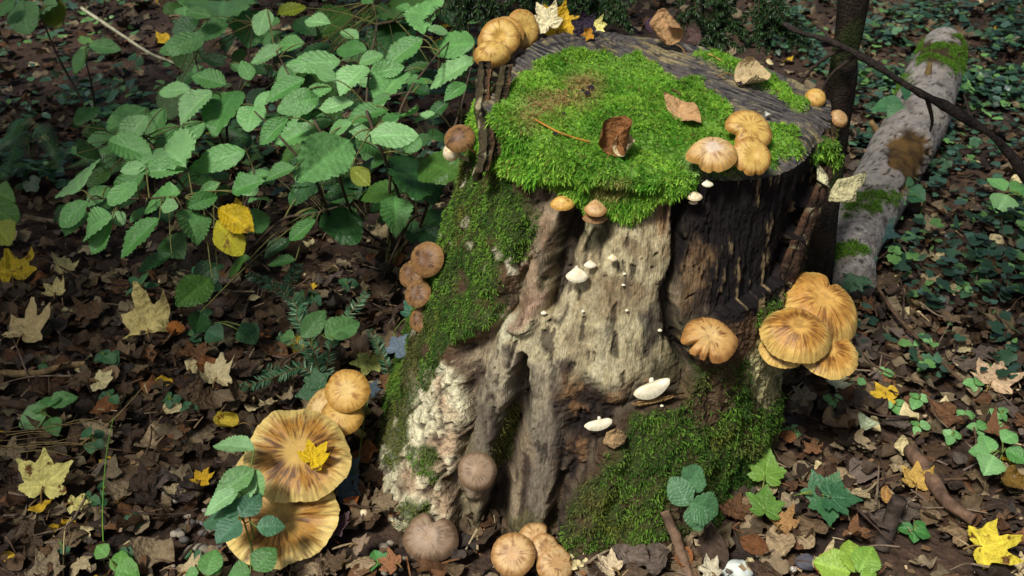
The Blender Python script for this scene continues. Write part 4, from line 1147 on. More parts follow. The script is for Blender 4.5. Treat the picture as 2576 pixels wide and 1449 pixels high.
# ------------------------------------------------------------------ log, sapling, dead branch
def log_build():
    ctr = [(2372, 118, .09), (2345, 200, .085), (2310, 300, .085), (2255, 400, .08), (2200, 500, .075), (2150, 590, .065), (2135, 660, .055), (2150, 720, .05)]
    R_ = [.085, .105, .105, .10, .095, .085, .075, .055]
    P = smooth_path([on_z(x, y, z) for x, y, z in ctr], 150)
    rad = np.interp(np.linspace(0, 1, 150), np.linspace(0, 1, len(R_)), R_) * .92
    V, F = tube(P, rad, 84)
    nn = unit(V - np.vstack([np.repeat(P, 84, 0), P[0], P[-1]]))
    q, dep = proj(V)
    fc = np.einsum('ij,ij->i', unit(CAM - V), nn) > -.1
    wv = np.stack([fbm(V * 30, 5, 4), fbm(V * 30, 6, 4)], -1) * 34
    def lm(poly, soft=5): return np.where(fc, sstep(-soft, soft, poly_sd(q + wv, poly)), 0)
    bare = np.maximum(lm([(2250, 345), (2290, 325), (2345, 330), (2338, 400), (2300, 490), (2262, 480), (2272, 430), (2232, 410)]), lm([(2300, 430), (2330, 400), (2322, 520), (2295, 560)]))
    end = lm([(2310, 100), (2420, 100), (2420, 185), (2380, 175), (2330, 155), (2300, 160)])
    ms = np.maximum.reduce([lm([(2230, 225), (2275, 190), (2290, 195), (2240, 235)]), lm([(2110, 520), (2160, 480), (2250, 480), (2240, 540), (2140, 545)]), lm([(2040, 680), (2080, 610), (2150, 600), (2190, 640), (2110, 665)]), end * sstep(-.3, .2, fbm(V * 18, 8, 3))]) * sstep(-.35, .15, fbm(V * 40, 10, 3))
    bump = .008 * fbm(V * 8, 9, 3) + .002 * fbm(V * 60, 12, 3)
    V = V + nn * (bump - .014 * bare + .006 * ms)[:, None]
    pl = fbm(V * np.array([22, 22, 22]), 19, 4)
    V = V + nn * (.002 * np.round(pl * 3) / 3)[:, None]
    c_ = mixc(np.broadcast_to(S(182, 178, 174), V.shape), S(132, 126, 122), sstep(-.2, .5, fbm(V * 60, 15, 5)))
    c_ = mixc(c_, S(196, 188, 178), sstep(.1, .3, pl) * .7)
    c_ = mixc(c_, S(96, 86, 74), sstep(.25, .45, -pl) * .6)
    c_ = mixc(c_, S(58, 50, 48), sstep(.30, .45, fbm(V * np.array([70, 150, 150]), 17, 3)))
    c_ = mixc(c_, mixc(np.broadcast_to(S(128, 100, 56), V.shape), S(78, 60, 38), sstep(-.1, .4, fbm(V * 30, 18, 3))), bare)
    c_ = mixc(c_, S(78, 62, 42), end)
    c_ = mixc(c_, S(70, 104, 30), ms)
    c_ = mixc(c_, S(70, 56, 44), sstep(.3, -.5, nn[:, 2]) * .0)
    t = thing('fallen_log', 'pale fallen log with missing bark and moss lying in ivy', 'log', [P[75, 0], P[75, 1], 0])
    c_ = c_ * np.array([.66, .635, .59])
    fm = bare[F].mean(1) > .5
    for nm, sel, mt_ in (('bark', ~fm, M_BIRCH), ('bare_wood', fm, M_WOOD)):
        u, inv = np.unique(F[sel], return_inverse=True)
        part(nm, V[u], inv.reshape(-1, 3), mt_, t, c_[u])
    Pm, Nn, r = scatter(V, F, ms, 9000, 44)
    tip = S(98, 140, 40) * r.uniform(.6, 1.15, (9000, 1))
    part('moss', *shoots(Pm, unit(Nn + r.normal(0, .6, (9000, 3))), r.uniform(.006, .012, 9000), np.full(9000, .0011), r, tip * .5, tip, False)[:2], M_MOSS, t, np.repeat(tip, 8, 0))['kind'] = 'stuff'
    for (x0, y0, x1, y1) in ((2332, 185, 2340, 158), (2195, 330, 2190, 305)):
        i = np.argmin(np.hypot(q[:, 0] - x0, q[:, 1] - y0) + 1000 * (~fc))
        a = V[i] - nn[i] * .01
        b = unproj(x1, y1, depth_of(V[i]) - .02)
        Vs, Fs = tube(np.linspace(a, b, 6), np.linspace(.013, .008, 6), 9)
        part('branch_stub', Vs, Fs, M_TWIG, t, S(118, 98, 62))
log_build()
def trunk_like(t, name, P, rad, seed, ca, cb, ns=40, n=160, moss=0.0, mat=None):
    P = smooth_path(P, n)
    V, F = tube(P, np.interp(np.linspace(0, 1, n), np.linspace(0, 1, len(rad)), rad), ns)
    ctr = np.vstack([np.repeat(P, ns, 0), P[0], P[-1]])
    nn = unit(V - ctr)
    ms_ = sstep(.1, .45, fbm(V * 9, seed + 4, 3)) * moss
    V = V + nn * (.003 * fbm(V * np.array([60, 60, 22]), seed, 4) + .006 * fbm(V * 12, seed + 1, 2))[:, None]
    C = mixc(np.broadcast_to(ca, V.shape), cb, sstep(-.1, .4, fbm(V * np.array([40, 40, 18]), seed + 2, 4)))
    C = mixc(C, ca * 1.6, sstep(.25, .45, fbm(V * np.array([22, 22, 9]), seed + 6, 3)))
    C = mixc(C, S(56, 74, 28), ms_)
    return part(name, V, F, mat or M_BARK, t, C)
yT = 2.12
def at_y(px, py, Y):
    d = ray(px, py)
    return CAM + Y / d[1] * d
tp = [at_y(2055, 700, yT), at_y(2068, 560, yT), at_y(2088, 400, yT), at_y(2118, 200, yT), at_y(2148, 0, yT)]
tp[0][2] = min(tp[0][2], 0.0)
up_ = unit(tp[-1] - tp[-2])
tp += [tp[-1] + up_ * .6 + Z3 * .3, tp[-1] + up_ * 1.2 + Z3 * .9]
sap = thing('sapling_tree', 'thin dark tree trunk leaning just behind the stump', 'tree', [tp[0][0], tp[0][1], 0])
trunk_like(sap, 'trunk', tp, [.042, .036, .033, .032, .031, .029, .026], 401, S(48, 40, 32), S(26, 22, 20), moss=.6)
db = [at_y(1965, 55, 2.16), at_y(2010, 80, 2.12), at_y(2090, 104, 2.05), at_y(2180, 150, 1.98), at_y(2290, 220, 1.93), at_y(2400, 280, 1.9), at_y(2480, 330, 1.87), at_y(2530, 375, 1.85), at_y(2590, 460, 1.83), at_y(2700, 620, 1.8), at_y(2760, 900, 1.78)]
dbt = thing('dead_branch', 'long dark lichened branch crossing in front of the thin trunk', 'branch', [db[-1][0], db[-1][1], 0])
db[-1][2] = 0.0
trunk_like(dbt, 'limb', db, [.0045, .006, .0065, .007, .0075, .008, .0085, .009, .010, .012, .014], 411, S(62, 54, 48), S(34, 30, 30), ns=14, n=140)
for q in ([(2130, 118), (2070, 150), (2030, 190), (2000, 240)], [(2160, 135), (2090, 190), (2060, 260), (2045, 330)], [(2090, 104), (2075, 80), (2050, 60)], [(2440, 305), (2435, 270), (2425, 240)], [(2330, 240), (2345, 300), (2340, 330)]):
    Y0 = float(np.interp(q[0][0], [1965, 2290, 2590], [2.15, 1.93, 1.83]))
    P = smooth_path([at_y(x, y, Y0 + .02 * k) for k, (x, y) in enumerate(q)], 16)
    V, F = tube(P, np.linspace(.005, .002, 16), 6)
    part('side_twig', V, F, M_TWIG, dbt, S(70, 60, 52))

# ------------------------------------------------------------------ twigs and sticks on the ground
def stick(pts, r0, r1, label, col=S(96, 76, 58), z=.03, name='stick', cat='stick', group=None, seed=0, zs=None):
    P = [gpt(x, y, zs[k] if zs else z) for k, (x, y) in enumerate(pts)]
    n = 10 * len(pts)
    P = smooth_path(P, n)
    V, F = tube(P, np.linspace(r0, r1, n), 10 if r0 > .005 else 6)
    V = V + (.25 * r0) * np.stack([fbm(V * 60, seed + k, 2) for k in range(3)], -1)
    C = mixc(np.broadcast_to(col, V.shape), col * .5, sstep(-.1, .5, fbm(V * 60, seed + 5, 3)))
    return solo(name, V, F, M_TWIG, label, cat, group, C)
stick([(1672, 1285), (1695, 1340), (1715, 1395), (1738, 1465)], .0085, .0095, 'grey-brown stick leaning against the mossy foot of the stump', zs=[.11, .08, .05, .03], col=S(120, 96, 76), seed=1)
stick([(2290, 1130), (2340, 1200), (2380, 1260), (2450, 1310)], .015, .011, 'thick brown stick with a broken end in the litter', z=.05, col=S(112, 88, 70), seed=2)
stick([(2262, 1255), (2245, 1300), (2215, 1385)], .015, .015, 'short dark cut stick poking up from the soil', zs=[.09, .05, .0], col=S(70, 60, 52), seed=3)
stick([(1960, 640), (2100, 640), (2190, 700), (2260, 800), (2420, 960)], .005, .004, 'long thin twig running past the honey mushrooms', z=.06, seed=4)
stick([(0, 938), (90, 940), (160, 920), (215, 915)], .009, .006, 'smooth tan stick lying in the litter', col=S(150, 126, 88), seed=5)
stick([(-40, 1012), (80, 1020), (130, 1030)], .010, .008, 'dark stick half buried under leaves', col=S(84, 68, 54), seed=6)
stick([(60, 545), (150, 560), (240, 575)], .008, .006, 'straight grey stick under the hazel spray', col=S(118, 104, 80), seed=7)
stick([(205, 20), (280, 70), (370, 130), (430, 155), (490, 178)], .007, .0035, 'pale lichened branch lying over the undergrowth', z=.12, col=S(186, 184, 152), seed=8)
stick([(270, 15), (250, 60), (230, 60)], .003, .002, 'thin dark twig crossing the lichened branch', z=.12, seed=9)
stick([(2340, 1175), (2200, 1215), (2480, 1200)], .003, .003, 'bent thin twig between the brown stick and yellow leaf', seed=10)
stick([(2720, 0), (2640, 60), (2545, 100), (2480, 90)], .01, .007, 'pale dead stick lying in the ivy', col=S(170, 156, 130), z=.05, seed=11)
stick([(1470, 1420), (1540, 1380), (1600, 1375)], .003, .0025, 'thin pale spiky twig beside the tan mushrooms', col=S(140, 124, 100), seed=12)
stick([(2070, 480), (2120, 500), (2180, 520)], .006, .006, 'grey stick behind the pale bark flake', col=S(120, 112, 104), seed=13)
r = np.random.default_rng(77)
for k in range(70):
    side = k % 5 < 3
    x, y = (r.uniform(1980, 2576), r.uniform(620, 1440)) if side else (r.uniform(0, 900), r.uniform(640, 1440))
    a, L = r.uniform(0, 6.28), r.uniform(60, 230)
    p1 = (x + L * math.cos(a), y + .6 * L * math.sin(a))
    mid = ((x + p1[0]) / 2 + r.normal(0, .06) * L, (y + p1[1]) / 2 + r.normal(0, .06) * L)
    G = on_z(*mid)
    if math.hypot(G[0] - CX, G[1] - CY) < .5: continue
    stick([(x, y), mid, p1], r.uniform(.0014, .0036), .0011, 'thin bare twig lying across the leaf litter', col=(S(96, 76, 60), S(130, 112, 92), S(74, 58, 50))[k % 3], z=r.uniform(.035, .06), name='twig', cat='twig', group='thin twigs on the leaf litter', seed=k)

# ------------------------------------------------------------------ stones
def stone(px, py, rpx, col, label, sq=(1, .8, .6), group=None, seed=0):
    c0 = gpt(px, py, .02)
    R = rpx / FPX * depth_of(c0)
    u = np.linspace(0, 2 * np.pi, 20, endpoint=False)
    v = np.linspace(.02, np.pi - .02, 12)
    Ug, Vg = np.meshgrid(u, v, indexing='ij')
    D = np.stack([np.cos(Ug) * np.sin(Vg), np.sin(Ug) * np.sin(Vg), np.cos(Vg)], -1).reshape(-1, 3)
    Vv = D * np.array(sq) * R * (1 + .28 * fbm(D * 1.6 + seed, seed, 3))[:, None] + c0
    a = seed
    solo('stone', Vv, grid_faces(20, 12, True)[:, ::-1], M_STONE, label, 'stone', group, mixc(np.broadcast_to(col, Vv.shape), col * .7, sstep(-.2, .4, fbm(Vv * 50, seed, 3))))
stone(1626, 1400, 22, S(214, 206, 186), 'smooth white pebble in front of the mossy foot', (1, .6, .55), seed=1)
stone(1855, 1436, 44, S(206, 214, 204), 'big pale angular stone beside the dark soil', seed=2)
stone(1995, 1432, 10, S(222, 212, 200), 'little round white pebble on dark soil', seed=3)
stone(535, 1306, 34, S(140, 140, 148), 'flat blue-grey stone in the bare soil patch', (1, .7, .4), seed=4)
stone(500, 1388, 36, S(150, 142, 122), 'mottled grey-brown stone half sunk in soil', (1, .6, .5), seed=5)
stone(2030, 1415, 30, S(96, 96, 104), 'dark grey stone by the moss patch', seed=6)
r = np.random.default_rng(78)
for k in range(34):
    x, y = (r.uniform(380, 620), r.uniform(1230, 1440)) if k % 3 else (r.uniform(900, 1060), r.uniform(1340, 1449))
    stone(x, y, r.uniform(5, 14), (S(140, 130, 114), S(104, 98, 92), S(176, 166, 146))[k % 3], 'small grey pebble on the bare soil', (1, .8, .7), 'pebbles on the bare soil', 10 + k)

# ------------------------------------------------------------------ litter
def low_leaf(kind, seed):
    r = np.random.default_rng(seed)
    if kind == 0:
        V, F, C = maple_leaf(N=26, rings=3, seed=seed, curl=r.uniform(.3, .7), bump=.25, fold=r.choice([1.5, 2.5, 3.4]), teeth=0, sinus=.6)
    else:
        V, F, C = ovate_leaf(n=9, m=2, W=r.uniform(.24, .38), serr=0, fold=r.uniform(-.2, .4), droop=0, pleat=.02, seed=seed, veins=3)
        V[:, 1] -= .5
        V = leaf_warp(V, r, r.uniform(.4, 1.3), .22, r.choice([0, 1.8, 3.0]))
        V[:, 0] *= r.uniform(.8, 1.5)
    return V, F
LOW = [low_leaf(0 if k % 5 == 0 else 1, 900 + k) for k in range(22)]
BRN = np.array([S(118, 96, 70), S(142, 118, 86), S(98, 80, 62), S(164, 142, 108), S(128, 90, 58), S(112, 98, 86), S(88, 70, 56), S(178, 158, 122), S(112, 86, 60)])
def in_stump(x, y, f=.9):
    a = np.arctan2(y - CY, x - CX)
    return np.hypot(x - CX, y - CY) < r_base(a) * f
def rot_mats(r, n, tilt):
    yaw = r.uniform(0, 2 * np.pi, n)
    ax = r.uniform(0, 2 * np.pi, n)
    tl = np.abs(r.normal(0, tilt, n))
    flip = r.random(n) < .4
    nz = np.stack([np.sin(tl) * np.cos(ax), np.sin(tl) * np.sin(ax), np.cos(tl)], -1)
    d = np.stack([np.cos(yaw), np.sin(yaw), np.zeros(n)], -1)
    d = unit(d - np.einsum('ij,ij->i', d, nz)[:, None] * nz)
    nz = np.where(flip[:, None], -nz, nz)
    x = np.cross(d, nz)
    return np.stack([x, d, nz], -1)
def mass(models, P, Rm, sc, col, r, vary=.12):
    out = []
    idx = r.integers(0, len(models), len(P))
    for k, (V, F) in enumerate(models):
        s_ = idx == k
        n = s_.sum()
        if not n: continue
        W_ = np.einsum('nij,vj->nvi', Rm[s_] * sc[s_, None, None], V) + P[s_][:, None]
        Fk = (F[None] + (np.arange(n) * len(V))[:, None, None]).reshape(-1, 3)
        pat = 1 + vary * r.normal(size=(1, len(V), 1))
        out.append((W_.reshape(-1, 3), Fk, (col[s_][:, None] * pat).reshape(-1, 3)))
    return merge(out)
def litter_mass():
    r = np.random.default_rng(91)
    pts = []
    for (y0, y1, dens, ex) in ((.75, 2.2, 1250, .7), (2.2, 3.4, 600, .9), (3.4, 6.2, 220, 1.1), (6.2, 9.0, 80, 1.4)):
        hw = lambda Y: .53 * (Y * .85 + .72) + ex
        n = int(dens * (y1 - y0) * 2 * hw(y1))
        y = r.uniform(y0, y1, n)
        x = r.uniform(-hw(y1), hw(y1), n)
        k = (np.abs(x) < hw(y)) & ~in_stump(x, y)
        pts.append(np.stack([x[k], y[k]], -1))
    pts = np.vstack(pts)
    n = len(pts)
    P = np.stack([pts[:, 0], pts[:, 1], gz(pts[:, 0], pts[:, 1]) + r.uniform(.004, .034, n)], -1)
    far = sstep(2.5, 5.0, pts[:, 1])
    q, _ = proj(P)
    soil = np.maximum.reduce([sstep(110, 50, np.hypot((q[:, 0] - 480) , (q[:, 1] - 1330) * 1.4)), sstep(150, 60, np.hypot((q[:, 0] - 1000) * .7, (q[:, 1] - 1390))), sstep(160, 70, np.hypot((q[:, 0] - 2250) * .6, (q[:, 1] - 1390) * 1.3))])
    keep = r.random(n) > soil * .85
    P, far = P[keep], far[keep]
    n = len(P)
    sc = r.uniform(.018, .052, n) * np.where(r.random(n) < .12, 1.35, 1) * (1 + .5 * far)
    col = BRN[r.integers(0, len(BRN), n)] * r.uniform(.2, .62, (n, 1))
    pk = r.random(n) < .02
    col[pk] = S(206, 190, 140)
    yl = r.random(n) < .008
    col[yl] = S(196, 160, 40)
    return mass(LOW, P, rot_mats(r, n, .42), sc, col, r)
V, F, C = litter_mass()
LIT = put('leaf_litter', make_mesh('leaf_litter', V, F, C), M_LITTER)
tag(LIT, 'thick mat of brown fallen leaves covering the forest floor', 'leaf litter', kind='stuff')
def debris_mass():
    r = np.random.default_rng(92)
    n = 5200
    y = 0.8 + 2.4 * r.random(n) ** 1.4
    x = r.uniform(-1, 1, n) * (.53 * (y * .85 + .72) + .3)
    k = ~in_stump(x, y, .93)
    x, y = x[k], y[k]
    n = len(x)
    P = np.stack([x, y, gz(x, y) + r.uniform(.008, .042, n)], -1)
    bar = (np.array([[-.5, -.045, 0], [.5, -.03, 0], [.5, .03, .02], [-.5, .045, .02], [0, 0, .09]]), np.array([[0, 1, 4], [1, 2, 4], [2, 3, 4], [3, 0, 4]]))
    chip = (np.array([[-.3, -.2, 0], [.3, -.16, .05], [.25, .2, 0], [-.28, .15, .06]]), np.array([[0, 1, 2], [0, 2, 3]]))
    sc = r.uniform(.01, .045, n)
    col = BRN[r.integers(0, len(BRN), n)] * r.uniform(.6, 1.2, (n, 1))
    return mass([bar, bar, chip], P, rot_mats(r, n, .3), sc, col, r)
V, F, C = debris_mass()
tag(put('debris', make_mesh('debris', V, F, C, False), M_TWIG), 'loose bits of twig and leaf scattered over the litter', 'debris', kind='stuff')

# single dead leaves, the ones that show largest
r = np.random.default_rng(93)
pts = []
tries = 0
CLS = {0: ('litmaple', 'lobed brown dead leaf with lifted edges in the leaf litter', 'lobed brown leaves'), 1: ('crumpled', 'rolled-up crumpled brown leaf in the leaf litter', 'crumpled brown leaves'), 2: ('beech', 'small oval brown leaf in the leaf litter', 'oval brown leaves'),
       3: ('crumpled', 'pale straw-coloured curled leaf in the leaf litter', 'pale curled leaves'), 4: ('beech', 'small rust-orange oval leaf in the leaf litter', 'rust-orange oval leaves')}
while len(pts) < 262 and tries < 9000:
    tries += 1
    x, y = r.uniform(-30, 2606), r.uniform(560, 1470)
    G = on_z(x, y)
    if in_stump(np.array([G[0]]), np.array([G[1]]), 1.0)[0]: continue
    if 560 < x < 900 and 1030 < y < 1400: continue
    if 990 < x < 1500 and y > 1290: continue
    if any(math.hypot(x - a, (y - b) * 1.4) < 38 for a, b in pts): continue
    if r.random() < .5 * math.exp(-((x - 480) / 110) ** 2 - ((y - 1340) / 80) ** 2) + .7 * math.exp(-((x - 2250) / 220) ** 2 - ((y - 1400) / 90) ** 2): continue
    pts.append((x, y))
for k, (x, y) in enumerate(pts):
    G = gpt(x, y, r.uniform(.028, .042))
    ci = (0, 1, 2, 1, 4, 0, 2, 3, 1, 2, 0, 1, 2, 0)[k % 14]
    key, lab, grp = CLS[ci]
    L = {0: r.uniform(.026, .044), 1: r.uniform(.036, .062), 2: r.uniform(.05, .085), 3: r.uniform(.030, .048), 4: r.uniform(.04, .065)}[ci]
    Rm = rot_mats(r, 1, .32)[0]
    M = np.eye(4)
    M[:3, :3] = Rm * L
    M[:3, 3] = G
    col = BRN[r.integers(0, len(BRN))] * r.uniform(.5, 1.0)
    if ci == 3: col = S(196, 176, 132) * r.uniform(.7, 1.0)
    if ci == 4: col = S(142, 92, 52) * r.uniform(.5, .9)
    o = leaf_obj('dead_leaf', '%s%d' % (key, k % 4), Matrix(M.tolist()), col, M_DEAD)
    tag(o, lab, 'leaf', grp)

# featured leaves: px, py, size px, direction of the tip in the picture (deg), kind, colour, material, tilt normal, lift, label
def fall(x, y, L, ang, key, col, mat, label, n=(0, -.25, .97), dz=.045, petiole=True, P=None, group=None, wsc=1.0, name='fallen_leaf'):
    P = gpt(x, y, dz) if P is None else P
    n = unit(n)
    T = on_plane(x + L * math.cos(math.radians(ang)), y - L * math.sin(math.radians(ang)), P, n)
    M, LL = leaf_matrix(P, T, n, wsc)
    o = leaf_obj(name, key, M, col, mat)
    tag(o, label, 'leaf', group)
    if petiole:
        B = on_plane(x - .5 * L * math.cos(math.radians(ang)), y + .5 * L * math.sin(math.radians(ang)), P, n)
        md = (P + B) / 2 + Z3 * .006
        V, F = tube(smooth_path([P + n * .001, md, B], 10), np.linspace(.0012, .0018, 10), 6)
        Mi = np.linalg.inv(np.array(M))
        V = V @ Mi[:3, :3].T + Mi[:3, 3]
        me = make_mesh('petiole', V, F, S(140, 112, 66))
        me.materials.append(M_TWIG)
        c_ = bpy.data.objects.new('petiole', me)
        COLL.objects.link(c_)
        c_.parent = o
    return o
YM = S(232, 222, 130)
fall(108, 1222, 96, 85, 'maple0', YM, M_YELLOW, 'pale yellow maple leaf standing up on its stalk', n=(0, -.8, .6), dz=.06)
fall(30, 690, 60, 100, 'litmaple0', S(206, 178, 40), M_YELLOW, 'golden yellow leaf under the green plant edge')
fall(600, 1068, 62, 175, 'roll2', S(206, 182, 60), M_YELLOW, 'half-rolled yellow leaf near the huge mushrooms')
fall(505, 1210, 40, 60, 'crumpled0', S(214, 172, 36), M_YELLOW, 'small orange-yellow leaf beside a brown leaf', dz=.05)
fall(185, 1270, 45, 10, 'crumpled0', S(226, 214, 130), M_YELLOW, 'pale curled leaf below the upright maple leaf')
fall(60, 840, 78, 60, 'litmaple1', S(204, 182, 128), M_DEAD, 'large pale tan leaf spread on the litter')
fall(372, 825, 70, 95, 'litmaple2', S(208, 190, 122), M_DEAD, 'pale yellow-tan maple leaf by an orange-brown leaf')
fall(445, 830, 52, -30, 'beech1', S(150, 92, 38), M_DEAD, 'orange-brown oval leaf touching the pale maple leaf', petiole=False)
fall(140, 735, 34, 80, 'crumpled2', S(216, 200, 134), M_DEAD, 'small cream leaf between green seedlings', dz=.05)
fall(165, 680, 32, 70, 'crumpled3', S(220, 206, 140), M_DEAD, 'small cream curled leaf above another cream leaf', dz=.05)
fall(545, 950, 56, 70, 'litmaple3', S(214, 198, 150), M_DEAD, 'cream leaf with a yellow edge near the fir twig')
fall(250, 960, 52, 0, 'crumpled1', S(218, 204, 150), M_DEAD, 'flat cream leaf strip lying on brown leaves')
fall(930, 905, 48, 250, 'crumpled0', S(150, 156, 84), M_DEAD, 'olive curled leaf behind the round yellow mushroom')
fall(470, 1440, 60, 30, 'crumpled4', S(190, 170, 130), M_DEAD, 'pale brown curled leaf at the edge of the bare soil')
fall(2470, 1375, 95, 8, 'litmaple1', S(224, 204, 66), M_YELLOW, 'vivid yellow maple leaf with a rolled pale edge', n=(-.1, -.45, .88), dz=.06)
fall(2305, 1215, 50, 90, 'crumpled2', S(196, 160, 80), M_YELLOW, 'curled tan leaf with yellow spots near the stick')
fall(2230, 1245, 44, 270, 'beech0', S(168, 126, 70), M_DEAD, 'light brown rolled leaf beside the green seedling', dz=.06, petiole=False)
fall(2270, 1120, 52, 95, 'beech2', S(206, 190, 138), M_DEAD, 'straw-coloured upright leaf on the litter', n=(0, -.7, .7), dz=.05, petiole=False)
fall(2495, 960, 60, 60, 'crumpled0', S(206, 176, 138), M_DEAD, 'big pale tan leaf next to a cut pale twig')
fall(2120, 960, 50, 190, 'litmaple3', S(172, 176, 142), M_DEAD, 'grey-green withered leaf strip on brown litter')
fall(2180, 1065, 60, -20, 'beech3', S(190, 200, 160), M_DEAD, 'pale green withered leaf lying on brown litter', petiole=False)
fall(1965, 1320, 44, 45, 'litmaple2', S(168, 128, 80), M_DEAD, 'light brown leaf by the moss at the stump foot')
fall(1720, 1405, 60, 260, 'beech1', S(150, 92, 50), M_DEAD, 'reddish brown leaf behind the leaning stick', petiole=False)
fall(1540, 1430, 54, 140, 'crumpled3', S(206, 186, 150), M_DEAD, 'cream crumpled leaf beside the tan mushrooms')
fall(1790, 1440, 46, 120, 'crumpled1', S(200, 190, 160), M_DEAD, 'pale torn leaf touching the big angular stone')
fall(2080, 1440, 46, 60, 'crumpled2', S(150, 84, 40), M_DEAD, 'rust-brown curled leaf beside dark grey stone')
fall(990, 1420, 44, 160, 'crumpled0', S(150, 104, 70), M_DEAD, 'rust and white curled leaf by the grey-brown mushroom')
fall(885, 1262, 42, 20, 'beech3', S(170, 100, 50), M_DEAD, 'orange-brown leaf tip between the ivy and button mushroom', petiole=False)
fall(845, 1325, 50, 40, 'litmaple3', S(92, 70, 72), M_DEAD, 'purple-brown leaf under the huge mushroom edge', petiole=False)
fall(900, 1372, 42, 10, 'crumpled4', S(150, 128, 104), M_DEAD, 'folded grey-brown leaf in front of the button mushroom')
fall(2545, 1210, 60, 230, 'beech2', S(110, 84, 30), M_DEAD, 'olive-brown drooping leaf at the green plant', petiole=False)
# leaves lying on the mushroom and on the stump
fall(785, 1158, 58, 48, 'crumpled2', S(226, 190, 30), M_YELLOW, 'yellow spotted leaf lying on the huge golden cap', n=(.12, -.42, .9), P=unproj(785, 1158, depth_of(cA) - .025), wsc=1.1, petiole=False)
pt = lambda x, y, up=.02: unproj(x, y, depth_of(top_hit(x, y + 18 + up * 200)))
fall(1405, 70, 66, 75, 'maple1', S(214, 172, 40), M_YELLOW, 'yellow and brown maple leaf on the upper rim', n=(0, -.85, .5), P=pt(1405, 75, .01))
fall(1370, 40, 40, 120, 'crumpled0', S(226, 214, 170), M_DEAD, 'cream rolled leaf tip behind the yellow rim leaf', n=(0, -.8, .5), P=pt(1378, 60, .01), petiole=False)
fall(1470, 72, 50, 100, 'crumpled1', S(46, 36, 52), M_DEAD, 'blackish shrivelled leaf on the upper rim', n=(0, -.85, .5), P=pt(1470, 72, .01), petiole=False)
fall(1485, 82, 26, 200, 'crumpled2', S(196, 140, 40), M_YELLOW, 'small orange leaf below the blackish one', n=(0, -.8, .6), P=pt(1485, 85, .01), petiole=False)
fall(1505, 62, 24, 0, 'crumpled3', S(240, 230, 140), M_DEAD, 'small pale lemon leaf scrap on the rim', n=(0, -.8, .6), P=pt(1500, 66, .01), petiole=False)
fall(1660, 80, 68, 150, 'beech0', S(66, 46, 60), M_DEAD, 'dark purple leaf behind the curled brown one on the rim', n=(0, -.8, .6), P=pt(1640, 62, .01), petiole=False, wsc=1.6)
fall(1700, 110, 92, 130, 'roll0', S(168, 132, 90), M_DEAD, 'large curled brown leaf with rolled edges on the rim', n=(0, -.75, .65), P=pt(1700, 112, .02), wsc=1.3)
fall(1705, 105, 78, 25, 'beech2', S(92, 70, 66), M_DEAD, 'flat purple-brown leaf blade beside the curled rim leaf', n=(0, -.8, .6), P=pt(1745, 92, .01), petiole=False, wsc=1.7)
fall(1530, 392, 105, 78, 'roll1', S(132, 88, 48), M_DEAD, 'curled brown and cream leaf upright in the moss', n=(.1, -.85, .45), P=pt(1530, 392, .03), wsc=1.3)
fall(1545, 388, 58, 55, 'roll2', S(206, 186, 144), M_DEAD, 'rolled cream leaf edge on the moss', n=(.2, -.7, .6), P=pt(1545, 388, .03), petiole=False, wsc=1.2)
fall(1718, 282, 112, 148, 'beech1', S(190, 150, 104), M_DEAD, 'tan oval leaf with a green edge on the moss', n=(-.1, -.5, .85), P=pt(1716, 282, .03), petiole=False, wsc=.75)
fall(1845, 190, 80, 5, 'roll3', S(196, 174, 130), M_DEAD, 'tan rolled leaf on the moss strip', n=(.1, -.7, .7), P=pt(1845, 190, .02), wsc=1.3)
fall(1932, 288, 14, -20, 'beech3', S(214, 214, 200), M_DEAD, 'tiny white leaf scrap on the cut face', n=(0, -.4, .9), P=pt(1930, 287, .012), petiole=False)
for k, (x, y) in enumerate(((1465, 228), (1485, 222), (1478, 236), (1420, 286), (1395, 335), (1860, 208))):
    fall(x, y, 9, 60 * k, 'crumpled%d' % (k % 5), S(44, 28, 44), M_DEAD, 'tiny blackish leaf scrap sunk in the moss', n=(0, -.3, .9), P=pt(x, y, -.03), petiole=False, group='blackish scraps in the moss')
def top_twig(pts, r0, label, col):
    V, F = tube(smooth_path([pt(x, y, -.02) for x, y in pts], 14), r0, 6)
    solo('twig', V, F, M_TWIG, label, 'twig', None, col)
top_twig([(1345, 300), (1400, 330), (1440, 345), (1485, 358)], .0018, 'orange-brown leaf stalk lying across the moss', S(170, 120, 50))
top_twig([(1782, 135), (1810, 150), (1838, 168)], .0016, 'thin tan stalk on the moss strip', S(180, 140, 80))
top_twig([(1690, 225), (1705, 232), (1712, 240)], .0014, 'short dark twig at the moss edge', S(90, 60, 44))

# ------------------------------------------------------------------ ground plants
def plant(label, base_px, leaves, z, key, cols, group=None, name='seedling', nrm=(0, -.35, .9), seed=0, mat=None, wsc=1.0, stem_col=S(110, 130, 60)):
    r = np.random.default_rng(seed + 500)
    base = gpt(*base_px)
    t = thing(name, label, 'plant', base, group)
    st = []
    hub = base + np.array([0, 0, z * .75])
    V, F = tube(smooth_path([base, base * .5 + hub * .5 + r.normal(0, .004, 3), hub], 10), np.linspace(.0022, .0016, 10), 6)
    st.append((V, F, stem_col))
    for k, (x0, y0, x1, y1) in enumerate(leaves):
        B = on_z(x0, y0, z + r.normal(0, .008))
        n = unit(np.array(nrm) + r.normal(0, .12, 3))
        T = on_plane(x1, y1, B, n)
        M, L = leaf_matrix(B, T, n, wsc)
        leaf_obj('leaf', '%s%d' % (key, k % 3), M, cols[k % len(cols)] * r.uniform(.9, 1.1), mat or M_GREEN, t)
        V, F = tube(smooth_path([hub, (hub + B) / 2 + Z3 * .008, B], 8), .0013, 5)
        st.append((V, F, stem_col))
    V, F, C = merge(st)
    part('stem', V, F, M_TWIG, t, C)
    return t
